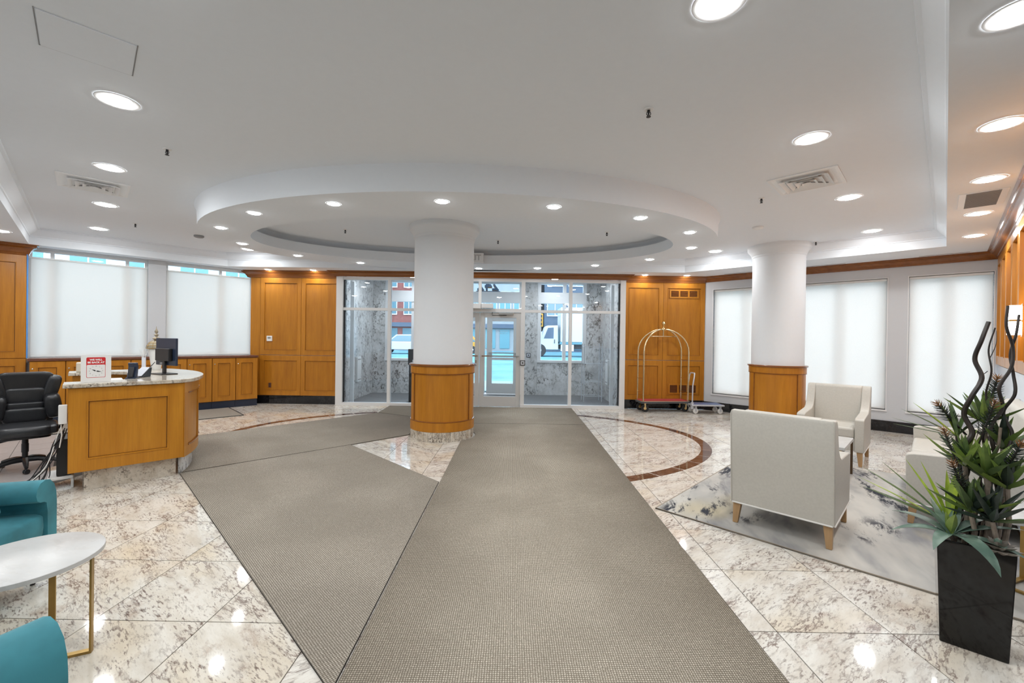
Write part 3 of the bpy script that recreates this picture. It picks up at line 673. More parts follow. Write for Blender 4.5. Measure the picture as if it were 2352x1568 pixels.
for x, y, l in ((1.001,3.194,'dark sprinkler head in the ceiling right of centre, nearest of all'),(-3.26,3.991,'dark sprinkler head right of the left air diffuser'),(-5.951,6.688,'small sprinkler head near the left window cornice'),(2.977,5.116,'sprinkler head left of the right air diffuser'),(5.167,7.26,'sprinkler head just right of the column capital'),(-2.726,6.884,'sprinkler head inside the oval, left of the column'),(-.271,7.492,'sprinkler head inside the oval, just right of the column'),(1.497,6.816,'sprinkler head inside the oval near its right end')):
    sprinkler(x, y, ZU, l)
for x, y, l in ((-5.512,7.448,'round smoke detector beside the left tip of the drum'),(3.67,6.385,'round smoke detector above the right column')):
    o = MB().lathe([(.075,-.001),(.075,-.022),(.060,-.034),(.035,-.040),(.001,-.041)], 28, cap0=False).build('smoke_detector', m_vent if x > 0 else m_grille, None); o.location = (x,y,ZU); tag(o, l, 'smoke detector', 'smoke detectors')
# square diffusers
def diffuser(x, y, label):
    e = thing('air_diffuser', label, 'air vent', (x,y,ZU), RL, 'square ceiling diffusers')
    h = .305
    def sq(a, z): return [(-a,-a,z),(a,-a,z),(a,a,z),(-a,a,z)]
    MB().loft([sq(h,-.001),sq(h,-.010),sq(h-.03,-.012),sq(h-.07,-.001)], True).build('frame', m_vent, e, 0)
    MB().add(sq(h-.06,-.0015), [(3,2,1,0)]).build('throat', m_vent, e, 0)
    for k, a in enumerate((.215,.155,.095)):
        MB().loft([sq(a,-.030),sq(a+.001,-.034),sq(a-.035,-.008),sq(a-.037,-.004)], True).build('louvre_ring', m_vent, e, 0)
    MB().loft([sq(.04,-.030),sq(.041,-.034),sq(.012,-.014)], True, False, True).build('centre_cone', m_vent, e, 0)
    for a in (0, PI/2):
        MB().obox((0,0,-.010), .46, .008, .008, a+PI/4).build('spider', m_grille, e, 0)
    return e
diffuser(-4.925, 4.985, 'square white stepped air diffuser in the ceiling on the left')
diffuser(3.137, 4.56, 'square white stepped air diffuser in the ceiling on the right')
e = thing('return_grille', 'grey rectangular return grille in the lowered right ceiling', 'air vent', (4.68,4.255,ZL), RL)
MB().box(-.31,.31,-.165,.165,-.006,-.001).build('frame', m_vent, e, 0, .003)
MB().box(-.305,.305,-.115,.115,-.0075,-.006).build('mesh_face', m_grille, e, 0)
for k in range(24): MB().box(-.30+k*.0253,-.292+k*.0253,-.113,.113,-.010,-.0075).build('slat', m_grille, e, 0)
for (a, b), l in zip((((4.55,9.16),(5.05,8.68)),((5.58,8.16),(6.05,7.72)),((6.72,7.05),(7.15,6.64))), ('near the panelled corner','right of the column','near the far right corner')):
    d = Vector((b[0]-a[0], b[1]-a[1])); o = MB().box(0,d.length,-.03,.03,-.004,-.0005).build('slot_diffuser', m_vent, None, 0); o.location = (a[0],a[1],ZL); o.rotation_euler = (0,0,math.atan2(d.y,d.x))
    tag(o, 'narrow slot diffuser along the right crown moulding, '+l, 'air vent', 'slot diffusers'); MB().box(.01,d.length-.01,-.012,.012,-.005,-.004).build('slot', m_dark, o, 0)
# exit sign on the inner face of the drum
e = thing('exit_sign', 'white exit sign half hidden behind the column', 'sign', (-.775,8.255,ZL+.005))
MB().box(-.20,.20,-.05,.0,.0,.185).build('housing', m_vent, e, 0, .006)
text_part('lettering', 'EXIT', .15, plain('exit_letter', (.55,.55,.56), .5), e, (0,-.0515,.092), (R(90),0,0), .001, bold=.004)
# ================================================================== BLINDS
def blind(parent, a, b, z0, z1, y, label):
    e = tag(empty('roller_blind', parent.location, parent.rotation_euler[2]), label, 'window blind', 'white roller blinds')
    MB().box(a,b,y,y+.0015,z0+.02,z1).build('fabric', m_blind, e, 0); MB().box(a,b,y-.006,y+.008,z0,z0+.022).build('hem_bar', m_whitep, e, 0, .003)
    return e
b1 = blind(wl, .035, 1.555, 1.112, 2.81, .05, 'white roller blind nearest the far left wood panel'); MB().box(.035,1.555,.04,.075,2.81,2.835).build('head_bar', m_whitep, b1, 0)
b2 = blind(wl, 1.855, 3.372, 1.112, 2.81, .05, 'white roller blind left of the maple panels'); MB().box(1.855,3.372,.04,.075,2.81,2.835).build('head_bar', m_whitep, b2, 0)
for k, (a, b) in enumerate(RWIN):
    q = blind(wr, a+.012, b-.012, .385, 2.66, .06, ['white roller blind right of the luggage cart, partly behind the column','white roller blind between the column and the grey pier','white roller blind behind the potted plants at the right'][k])
    MB().box(a+.004,b-.004,.03,.10,2.655,2.695).build('cassette', m_whitep, q, 0, .004)
# ================================================================== CARPETS
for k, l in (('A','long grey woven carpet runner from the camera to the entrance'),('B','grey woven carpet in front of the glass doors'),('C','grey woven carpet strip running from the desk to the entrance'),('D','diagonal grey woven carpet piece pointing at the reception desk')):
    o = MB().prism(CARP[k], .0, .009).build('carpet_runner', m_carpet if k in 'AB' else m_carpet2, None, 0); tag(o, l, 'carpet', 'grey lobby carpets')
    P = CARP[k]; mb = MB()
    ar = sum(P[i][0]*P[(i+1)%len(P)][1]-P[(i+1)%len(P)][0]*P[i][1] for i in range(len(P)))
    P2 = P if ar > 0 else P[::-1]
    mb.sweep([(0,.0005),(0,.0092),(.0025,.0094),(.003,.0005)], P2, True).build('edge_binding', m_cedge, o, 0)
rg = thing('area_rug', 'pale abstract rug with navy and ochre smudges under the armchairs', 'rug', (1.332,3.876,0), RL)
MB().box(0,3.06,-2.30,0,.001,.011).build('pile', m_rug, rg, 0); MB().sweep([(0,.001),(0,.0115),(.010,.0115),(.010,.001)], [(0,-2.30),(3.06,-2.30),(3.06,0),(0,0)], True).build('binding', plain('rug_binding', (.30,.25,.19), .9), rg, 0)
mt = tag(MB().prism([(-5.97,8.985),(-5.12,8.14),(-6.9,6.36),(-7.75,7.2)], 0, .008).build('floor_mat', plain('taupe_mat', (.27,.24,.20), .9, noise=.15, nscale=80), None, 0), 'taupe rubber edged mat before the long low cabinets', 'mat')
MB().sweep([(0,.0005),(0,.010),(.018,.010),(.022,.0005)], [(-7.75,7.2),(-6.9,6.36),(-5.12,8.14),(-5.97,8.985)], True).build('rubber_edge', m_rubber, mt, 0)
# ================================================================== LOW CABINETS
def cab(k):
    x0 = k*.417
    # front line y = x+14.95 ; first unit starts where the far left panel ends
    return (-7.955+.7071*x0, 6.995+.7071*x0, 0)
names = ['first from the far left panel','second from the far left panel','third from the far left panel','fourth, behind the reception desk','fifth, behind the computer monitor','sixth, just right of the desk','seventh, next to last at the right','last one, touching the maple panels']
for k in range(8):
    c = thing('base_cabinet', 'honey maple low cabinet with panelled door, '+names[k], 'cabinet', cab(k), RL, 'low cabinets under the left windows')
    MB().box(.002,.415,.004,.30,.15,1.055).build('body', m_wood, c, 0)
    d = wood_panel(c, .004, .413, .155, 1.05, .004, .085, .09, .09, 'door')
    MB().lathe([(.006,0),(.006,.012),(.011,.016),(.011,.022),(.004,.026)], 10).build('knob', m_chrome, d).matrix_local = Matrix.Translation((.04,-.018,.93)) @ Matrix.Rotation(R(90),4,'X')
    MB().box(.002,.415,.03,.28,0,.15).build('toe_kick', m_navy, c, 0)
wt = thing('worktop', 'dark brown narrow worktop along the left windows', 'worktop', cab(0), RL)
MB().box(-.02,3.345,-.03,.40,1.058,1.082).build('slab', m_ledge, wt, 0, .004); MB().box(-.02,3.345,-.022,.40,1.083,1.100).build('top_lip', m_ledge, wt, 0, .004)
# ================================================================== RECEPTION DESK
DK = (-4.17,3.99)
dk = thing('reception_desk', 'honey maple reception desk with bowed front and granite counter', 'reception desk', (*DK,0), RL)
WF = .877; DD = 1.94; SAG = .25
def arc(off, n=18, y0=0., y1=DD):   # bowed side
    r = (DD*DD/4+SAG*SAG)/(2*SAG); cx = WF+SAG-r; cy = DD/2
    a0 = math.asin((y0-cy)/r); a1 = math.asin((y1-cy)/r)
    return [(cx+(r+off)*math.cos(a0+(a1-a0)*i/n), cy+(r+off)*math.sin(a0+(a1-a0)*i/n)) for i in range(n+1)]
cnt = [(-.035,-.035),(WF-.03,-.035)]+[(x,y) for x,y in arc(.045) if y > -.02]+[(WF,DD+.035),(-.035,DD+.035),(-.035,1.62),(.36,1.62),(.48,1.50),(.48,.42),(.36,.27),(-.035,.27)]
MB().prism(cnt, 1.012, 1.05).build('counter', m_counter, dk, 0, .006)
MB().box(0,WF-.0,.02,.24,.20,1.01).build('end_carcass', m_desk, dk, 0)
wood_panel(dk, 0, WF-.005, .20, 1.010, .02, .125, .12, .115, 'end_panel', m_desk, m_desk)
MB().box(0,.60,1.68,DD,.20,1.01).build('rear_carcass', m_desk, dk, 0)
poly = [(WF-.005,.0)]+arc(0)+[(WF-.06,DD)]+[(x-.06,y) for x,y in arc(0)[::-1]]
def bowed(z0, z1, off, th, y0, y1, name, mat, n=14):
    a = arc(off,n,y0,y1); b = arc(off-th,n,y0,y1)
    return MB().prism(a+b[::-1], z0, z1).build(name, mat, dk, 30)
bowed(.20,1.01,-.02,.04,.0,DD,'bowed_core',m_desk)
yy = [0.0,.62,1.32,DD]
for i in range(3):
    a, b = yy[i]+.003, yy[i+1]-.003
    bowed(.20,.31,.0,.02,a,b,'bowed_rail',m_desk,8); bowed(.90,1.01,.0,.02,a,b,'bowed_rail',m_desk,8)
    bowed(.31,.90,.0,.02,a,a+.09,'bowed_stile',m_desk,4); bowed(.31,.90,.0,.02,b-.09,b,'bowed_stile',m_desk,4)
    bowed(.325,.885,-.012,.010,a+.105,b-.105,'bowed_field',m_desk,8)
    for q in (.31,.89): bowed(q,q+.012,.007,.02,a+.085,b-.085,'bead',m_crown,8)
pl = [(.10,.10),(WF-.10,.10)]+arc(-.10,16,.10,DD-.10)+[(.10,DD-.1),(.10,DD-.14)]+[(x-.03,y) for x,y in arc(-.14,16,.14,DD-.14)[::-1]]+[(.10,.14)]
MB().box(.11,WF-.06,.085,.12,.001,.20).build('plinth', m_counter, dk, 0); 
a = arc(-.06,16,.09,DD-.08); b = arc(-.09,16,.09,DD-.08); MB().prism(a+b[::-1], .001, .20).build('bowed_plinth', m_gmarb, dk, 30)
MB().box(.11,.50,DD-.14,DD-.10,.001,.20).build('plinth', m_counter, dk, 0)
MB().box(.02,.90,.25,1.67,.72,.745).build('work_surface', m_counter, dk, 0)
MB().box(.10,.11,.24,.26,.001,.2).build('plinth_return', m_counter, dk, 0)
# ---- things on the desk : local desk coordinates -> world
def dw(x, y, z=1.0505): return (DK[0]+.7071*(x-y), DK[1]+.7071*(x+y), z)
CAMDIR = lambda p: math.atan2(-p[0], p[1])
# sign
p = dw(.19,.10); s = thing('clock_sign', 'white and red back-at clock sign standing on the desk corner', 'sign', p, CAMDIR(p)+R(4)); s.scale = (.76,1,1)
MB().box(-.142,.142,-.002,.002,.0,.262).build('card', m_signw, s, 0)
MB().add([(-.10,.003,0),(.10,.003,0),(0,.08,0),(-.10,.003,.16),(.10,.003,.16)], [(0,1,2),(0,3,4,1),(0,2,3),(1,4,2),(3,2,4)]).build('easel_back', m_signw, s, 0)
def rrect(x0,x1,z0,z1,r,y,n=5):
    P = []
    for cx, cz, a in ((x1-r,z0+r,-90),(x1-r,z1-r,0),(x0+r,z1-r,90),(x0+r,z0+r,180)):
        P += [(cx+r*math.cos(R(a+90*k/n)), y, cz+r*math.sin(R(a+90*k/n))) for k in range(n+1)]
    return P
o = rrect(-.092,.088,.045,.245,.013,-.0024); MB().add(o, [tuple(range(len(o)))]).build('red_frame', m_signred, s, 0)
o = rrect(-.088,.084,.049,.172,.010,-.0028); MB().add(o, [tuple(range(len(o)))]).build('dial', m_signw, s, 0)
text_part('lettering', 'WE WILL', .023, m_signw, s, (-.002,-.003,.220), (R(90),0,0), .0003, sx=1.25, bold=.0012)
text_part('lettering', 'BE BACK AT', .023, m_signw, s, (-.002,-.003,.194), (R(90),0,0), .0003, sx=1.25, bold=.0012)
for h in range(1, 13):
    a = R(90-30*h); text_part('numeral', str(h), .014, m_ink, s, (-.002+.062*math.cos(a),-.003,.110+.047*math.sin(a)), (R(90),0,0), .0002)
for ang, L, wd in ((158,.045,.006),(-10,.055,.006)):
    a = R(ang); dx, dz = math.cos(a), math.sin(a)
    MB().add([(-.002-dz*wd*.3,-.0036,.110+dx*wd*.3),(-.002+dx*L*.3-dz*wd,-.0036,.110+dz*L*.3+dx*wd),(-.002+dx*L,-.0036,.110+dz*L),(-.002+dx*L*.3+dz*wd,-.0036,.110+dz*L*.3-dx*wd),(-.002+dz*wd*.3,-.0036,.110-dx*wd*.3)], [(0,1,2,3,4)]).build('clock_hand', m_ink, s, 0)
MB().lathe([(.004,0),(.004,.003),(.001,.0035)], 10).build('pivot', m_whitep, s).matrix_local = Matrix.Translation((-.002,-.0036,.110)) @ Matrix.Rotation(R(90),4,'X')
# monitor seen from behind
p = dw(.79,.86); mo = thing('computer_monitor', 'black computer monitor seen from behind on the desk counter', 'monitor', p, R(-27))
MB().box(-.13,.13,-.085,.085,.0,.010).build('foot', m_blk, mo, 0, .004)
MB().box(-.028,.028,-.012,.012,.010,.16).build('neck', m_blk, mo, 0, .004)
MB().box(-.235,.235,.012,.035,.105,.435).build('screen_back', m_navy, mo, 0, .006)
MB().box(-.16,.16,-.030,.012,.16,.31).build('electronics_bulge', m_blk, mo, 0, .008)
MB().box(-.11,-.03,-.001,.012,.115,.145).build('cable_plate', m_grille, mo, 0, .002)
MB().box(-.228,.228,.0352,.0358,.113,.427).build('screen', m_blk, mo, 0)
# cables of the monitor
for k, (dx, sag) in enumerate(((0,.0),(.03,.02))):
    a = Vector(dw(.70,.84,1.20)); b = Vector(dw(.47,.78+dx,1.06)); c = Vector(dw(.40,.70+dx,.95))
    P = [a.lerp(b, t/6)-Vector((0,0,(.05+sag)*math.sin(PI*t/6))) for t in range(7)]+[c]
    for q in P[3:7]: q.z = max(q.z, 1.057)
    tag(MB().tube(P, .0035, 6).build('monitor_cable', m_whitep if k else m_blk, None), 'thin %s cable trailing from the monitor over the counter edge' % ('white' if k else 'black'), 'cable')
# wire cage urn
p = dw(.79,1.74); u = thing('wire_urn', 'white tapered stand with pointed wire dome lid and finial behind the monitor', 'urn', p); u.scale = (.78,.78,.98)
MB().lathe([(.062,0),(.066,.01),(.105,.27),(.108,.285),(.100,.29)], 24).build('tapered_body', m_whitep, u)
prof = [(.132,.29),(.136,.30),(.128,.335),(.105,.37),(.070,.395),(.030,.405),(.014,.41)]
MB().lathe(prof, 28, cap0=False, cap1=False).build('dome', plain('wire_mesh', (.36,.31,.22), .5, .3, noise=.5, nscale=260), u)
for k in range(10): MB().tube([(r*1.01*math.cos(k*PI/5),r*1.01*math.sin(k*PI/5),z) for r,z in prof], .003, 4).build('rib', m_gold, u)
for z in (.295,.335,.37): 
    r = {.295:.137,.335:.130,.37:.107}[z]; MB().tube([(r*math.cos(a*PI/12),r*math.sin(a*PI/12),z) for a in range(24)], .003, 4, closed=True).build('hoop', m_gold, u)
MB().lathe([(.014,.405),(.05,.425),(.055,.432),(.045,.445),(.016,.458),(.014,.465),(.034,.478),(.036,.484),(.014,.497),(.012,.505),(.024,.52),(.026,.53),(.010,.56),(.004,.575),(.003,.60)], 18).build('finial', plain('aged_gilt', (.36,.30,.21), .4, .4), u)
# reed diffuser
p = dw(.66,1.70); rd = thing('reed_diffuser', 'slim glass vase with white reeds beside the urn', 'diffuser', p)
MB().lathe([(.022,.0),(.022,.17),(.019,.17),(.019,.008)], 16).build('vase', plain('milky_glass', (.74,.77,.84), .15), rd)
for k, (dx, dy) in enumerate(((-.06,0),(-.035,.03),(.02,-.02),(.03,.03),(-.015,-.03))): MB().tube([(0,0,.02),(dx*.3,dy*.3,.16),(dx,dy,.28)], .0028, 5).build('reed', m_whitep, rd)
# desk phone + stand, printer, boxes inside the desk
p = dw(.47,.37); ph = thing('desk_phone', 'tall curved dark blue phone cradle on the desk counter', 'telephone', p, CAMDIR(p)+R(-20))
MB().xprism([(-.045,0),(.06,0),(.062,.012),(-.045,.012)], -.045, .045).build('base', m_navy, ph, 0, .004)
MB().xprism([(-.02,.012),(.01,.07),(.02,.13),(.012,.165),(.026,.172),(.038,.13),(.034,.07),(.02,.012)], -.042, .042).build('curved_back', m_navy, ph, 30, .006)
MB().xprism([(-.035,.014),(-.012,.070),(-.002,.12),(-.012,.125),(-.030,.075),(-.048,.02)], -.022, .022).build('handset', m_blk, ph, 30, .006)
p = dw(.55,.52); ph = thing('card_terminal', 'small black terminal leaning back next to the phone', 'terminal', p, CAMDIR(p)+R(-35))
MB().xprism([(-.05,0),(.08,0),(.10,.10),(.085,.105)], -.05, .05).build('body', m_blk, ph, 0, .004); MB().xprism([(-.048,.012),(.078,.102),(.074,.107),(-.052,.017)], -.042, .042).build('screen', m_silver, ph, 0)
p = dw(.26,.50,.746); pr = thing('printer', 'low white printer on the work surface inside the desk', 'printer', p, RL+R(0))
MB().box(-.20,.18,-.16,.16,0,.26).build('body', m_whitep, pr, 0, .012); MB().box(-.16,.14,-.13,.10,.26,.30).build('scanner_lid', m_whitep, pr, 0, .008); MB().box(-.14,.12,-.168,-.16,.05,.11).build('paper_slot', m_dark, pr, 0)
p = dw(.16,1.80); bx = tag(MB().box(-.13,.13,-.10,.10,0,.115).build('beige_box', m_beige, None, 0, .01), 'beige plastic box on the rear arm of the desk', 'box'); bx.location = p; bx.rotation_euler = (0,0,RL)
MB().box(-.05,.06,-.103,-.10,.03,.06).build('label_slot', m_grille, bx, 0)
p = dw(.10,1.25,.746); bx = tag(MB().box(-.10,.10,-.13,.13,0,.19).build('paper_box', plain('cream_card', (.72,.62,.40), .8), None, 0), 'cream cardboard box on the work surface behind the sign', 'box'); bx.location = p; bx.rotation_euler = (0,0,RL)
MB().box(-.105,.105,-.135,.135,.15,.20).build('lid', plain('cream_card_lid', (.76,.68,.50), .8), bx, 0)
# under-desk clutter on the attendant's side
p = dw(-.055,.12,.001); tw = thing('computer_tower', 'slim black computer tower standing under the desk end', 'computer', dw(.02,.40,.13), RL)
MB().box(-.10,.0,-.12,.20,0,.36).build('case', m_blk, tw, 0, .006); MB().box(-.1,.0,-.125,-.12,.02,.34).build('front_bezel', m_blk, tw, 0)
st = thing('tower_stand', 'white plastic stand under the computer tower', 'stand', dw(.0,.36,.0), RL)
MB().box(-.14,.04,-.10,.24,.095,.125).build('tray', m_whitep, st, 0, .008)
for dx in (-.13,.02): MB().box(dx,dx+.02,-.09,.22,.001,.095).build('side', m_whitep, st, 0, .004)
pb = thing('junction_box', 'white cable box fixed to the end of the desk counter', 'cable box', dw(-.045,.10,.66), RL)
MB().box(-.018,.042,-.05,.0,.01,.19).build('cover', m_whitep, pb, 0, .006); MB().tube([(0,0,0),(.005,.0,-.10),(-.01,.02,-.22)], .005, 6).build('lead', m_whitep, pb)
for k in range(9):
    random.seed(40+k); a = Vector(dw(-.03+random.uniform(-.02,.02), .16+random.uniform(-.03,.08), .62+random.uniform(-.08,.03)))
    b = Vector(dw(-.11+random.uniform(-.06,.02), .18+random.uniform(-.08,.15), .34+random.uniform(-.1,.1))); c = Vector(dw(-.10+random.uniform(-.10,.02), .14+random.uniform(-.08,.20), .10)); d = Vector(dw(-.25+random.uniform(-.25,.05), .35+random.uniform(-.25,.3), .012))
    P = []
    for t in range(17):
        s_ = t/16; P.append(a*(1-s_)**3+b*3*s_*(1-s_)**2+c*3*s_*s_*(1-s_)+d*s_**3+Vector((.012*math.sin(9*s_+k),.012*math.cos(7*s_+k),0)))
        P[-1].z = max(P[-1].z, .010)
    tag(MB().tube(P, .0045, 6).build('loose_cable', m_blk if k != 4 else m_whitep, None), '%s cable hanging in the tangle at the desk end' % ('white' if k == 4 else 'black'), 'cable', 'tangled desk cables')
# ================================================================== OFFICE CHAIR
oc = thing('office_chair', 'black leather padded office chair on castors behind the desk', 'office chair', (-5.45,4.76,.001), R(-131)); oc.scale = (.86,.9,.95)
rx = Matrix.Rotation(R(-10),4,'X')
def bk(x, z, y=-.27): return (x, y-(z-.5)*.17, z)
MB().pad(bk(0,.80,-.30), .56, .08, .66, .3, 20, 12, rx).build('back_shell', m_blk, oc)
MB().pad(bk(0,1.015), .40, .13, .19, .35, 20, 12, rx).build('headrest_pad', m_blkl, oc)
MB().pad(bk(0,.845), .38, .12, .19, .35, 20, 12, rx).build('back_pad', m_blkl, oc)
MB().pad(bk(0,.72), .36, .11, .085, .35, 20, 12, rx).build('lumbar_pad', m_blkl, oc)
MB().pad(bk(0,.60), .42, .10, .19, .4, 20, 12, rx).build('lower_pad', m_blkl, oc)
for s_ in (-1,1):
    MB().pad(bk(.245*s_,.93,-.25), .15, .15, .30, .45, 16, 12, rx @ Matrix.Rotation(R(14*s_),4,'Y')).build('shoulder_bolster', m_blkl, oc)
    MB().pad(bk(.255*s_,.70,-.23), .17, .17, .30, .5, 16, 12, rx @ Matrix.Rotation(R(-8*s_),4,'Y')).build('side_bolster', m_blkl, oc)
    MB().tube([(.31*s_,.08,.45),(.335*s_,.12,.55),(.335*s_,.10,.655),(.335*s_,-.05,.675),(.335*s_,-.16,.665),(.31*s_,-.24,.60)], .02, 8).build('arm_bow', m_blk, oc)
    MB().pad((.335*s_,.0,.69), .07, .27, .04, .5).build('arm_pad', m_blkl, oc)
    MB().pad((.21*s_,.02,.475), .17, .54, .11, .4).build('seat_bolster', m_blkl, oc)
MB().pad((0,.04,.470), .50, .56, .13, .35, 20, 12).build('seat_cushion', m_blkl, oc)
MB().pad((0,.02,.405), .46, .48, .05, .3).build('seat_pan', m_blk, oc)
MB().lathe([(.028,.10),(.028,.20),(.034,.20),(.034,.30),(.030,.30),(.030,.395)], 16).build('gas_lift', m_blk, oc)
MB().tube([(.02,.0,.38),(.20,.10,.36),(.30,.14,.345)], .010, 6).build('tilt_lever', m_blk, oc)
for k in range(5):
    a = R(20+72*k); c, s_ = math.cos(a), math.sin(a)
    MB().tube([(0,0,.115),(.12*c,.12*s_,.112),(.24*c,.24*s_,.09),(.315*c,.315*s_,.07)], [.034,.030,.024,.018], 8).build('base_spoke', m_blk, oc)
    w = MB(); m4 = Matrix.Translation((.32*c,.32*s_,.028)) @ Matrix.Rotation(a+.5,4,'Z') @ Matrix.Rotation(R(90),4,'Y'); tt = MB().lathe([(.012,-.024),(.027,-.022),(.028,-.006),(.02,-.004),(.02,.004),(.028,.006),(.027,.022),(.012,.024)], 14)
    w.add([m4 @ Vector(q) for q in tt.v], tt.f); w.tube([(.315*c,.315*s_,.03),(.315*c,.315*s_,.075)], .008, 6); w.build('castor', m_blk, oc)
# ================================================================== ARMCHAIRS & SOFA
def seat_unit(name, label, cat, loc, rz, wd=.71, dp=.77, cush=1, group=None, h=.955):
    c = thing(name, label, cat, loc, rz, group)
    x1 = wd/2; y0, y1 = -dp/2, dp/2; aw = .095
    prof = [(y0+.03,.175),(y0+.0,.55),(y0-.025,h-.03),(y0-.01,h),(y0+.06,h),(y0+.095,h-.04),(y0+.13,h-.15),(y0+.175,h-.25),(y0+.235,.655),(y0+.30,.625),(y1-.05,.60),(y1-.012,.59),(y1,.575),(y1-.01,.175)]
    for s in (-1,1):
        MB().xprism(prof, s*x1 if s < 0 else x1-aw, -x1+aw if s < 0 else x1).build('arm', m_leather, c, 50, .018, 3)
        MB().tube([(s*(x1+.001),y0+.03,.178),(s*(x1+.001),y1-.01,.178)], .006, 6).build('piping', m_pipe, c)
    bp = [(y0+.03,.18),(y0-.0,.55),(y0-.025,h-.02),(y0-.018,h+.004),(y0+.07,h+.006),(y0+.10,h-.02),(y0+.14,.60),(y0+.16,.40),(y0+.16,.18)]
    MB().xprism(bp, -x1+aw-.004, x1-aw+.004).build('backrest', m_leather, c, 50, .016, 3)
    MB().xprism([(y0+.022,.176),(y0-.006,.55),(y0-.031,h-.025),(y0-.02,h+.002),(y0+.0,h),(y0+.01,.55),(y0+.035,.176)], -x1+.004, x1-.004).build('back_panel', m_leather, c, 50, .006, 2)
    for s in (-1, 1): MB().tube([(s*(x1-.006),y0+.020,.178),(s*(x1-.006),y0-.008,.55),(s*(x1-.006),y0-.033,h-.025),(s*(x1-.012),y0-.022,h+.0)], .004, 6).build('seam', m_leather, c)
    MB().box(-x1+.01,x1-.01,y0+.015,y0+.026,.170,.182).build('piping', m_pipe, c, 0, .004)
    MB().box(-x1+aw-.002,x1-aw+.002,y0+.12,y1-.03,.18,.335).build('seat_frame', m_leather, c, 40, .012, 2)
    iw = (wd-2*aw)/cush
    for k in range(cush):
        MB().box(-x1+aw+k*iw+.003,-x1+aw+(k+1)*iw-.003,y0+.14,y1-.005,.338,.475).build('seat_cushion', m_leather, c, 40, .03, 4)
    MB().box(-x1+aw,x1-aw,y1-.032,y1-.022,.176,.186).build('piping', m_pipe, c, 0, .003)
    for sx in (-1,1):
        for sy in (-1,1):
            cx, cy = sx*(x1-.045), (y0+.065 if sy < 0 else y1-.055)
            a, b = .030, .019; dx, dy = sx*.012, sy*.018
            t = [(cx-a,cy-a,.178),(cx+a,cy-a,.178),(cx+a,cy+a,.178),(cx-a,cy+a,.178)]; q = [(cx+dx-b,cy+dy-b,0.001),(cx+dx+b,cy+dy-b,0.001),(cx+dx+b,cy+dy+b,0.001),(cx+dx-b,cy+dy+b,0.001)]
            MB().loft([q,t], True, True, True).build('leg', m_oak, c, 0, .003)
    return c
seat_unit('armchair', 'oatmeal leather armchair seen from behind, nearest on the rug', 'armchair', (2.385,3.605,.0115), R(-45), group='oatmeal armchairs')
seat_unit('armchair', 'oatmeal leather armchair facing the camera in front of the white wall', 'armchair', (4.39,5.765,.0), R(135), group='oatmeal armchairs')
so = seat_unit('sofa', 'oatmeal leather two seat sofa along the panelled wall behind the plants', 'sofa', (4.285,3.995,.0115), R(45), 1.80, .76, 2, h=.98)
# low table between them
ct = thing('coffee_table', 'white topped square coffee table with dark bronze legs between the armchairs', 'table', (0,0,.0115))
def uv(u, v): return ((u-v)*.7071, (u+v)*.7071)
ct.location = (*uv(6.01,.99),.0115); ct.rotation_euler = (0,0,RL)
MB().box(-.34,.34,-.32,.32,.385,.42).build('top', m_wtop, ct, 0, .004)
for sx in (-1,1):
    for sy in (-1,1): MB().box(sx*.325-.011,sx*.325+.011,sy*.305-.011,sy*.305+.011,0,.385).build('leg', m_ledge if False else plain('bronze',(.13,.085,.05),.35,.7), ct, 0)
    MB().box(sx*.325-.009,sx*.325+.009,-.30,.30,.365,.385).build('rail', m_gold, ct, 0)
def side_table(label, x, y, rz, ztop=.50, z=0.0):
    t = thing('side_table', label, 'table', (x,y,z), rz, 'white and gold side tables')
    MB().lathe([(.262,ztop-.026),(.270,ztop-.022),(.270,ztop-.003),(.266,ztop),(.001,ztop)], 56).build('top', m_wtop, t)
    for k, (L, w_) in enumerate(((.238,.012),(.238,.012))):
        a = k*PI/2; m4 = Matrix.Rotation(a,4,'Z')
        for nm, q in (('leg',(-L,-L+.008,-.013,.013,.001,ztop-.026)),('leg',(L-.008,L,-.013,.013,.001,ztop-.026)),('foot_bar',(-L+.008,L-.008,-.013,.013,.001,.013)),('top_bar',(-L+.008,L-.008,-.013,.013,ztop-.036-.009*k,ztop-.027-.009*k))):
            mb = MB().box(*q); MB().add([m4 @ Vector(p) for p in mb.v], mb.f).build(nm, m_gold, t, 0)
    return t
side_table('round white topped gold legged side table between the teal chairs', -2.215, 1.935, R(25), .50)
side_table('round white topped side table glimpsed behind the black planter', 3.13, 2.68, R(20), .50, .0115)
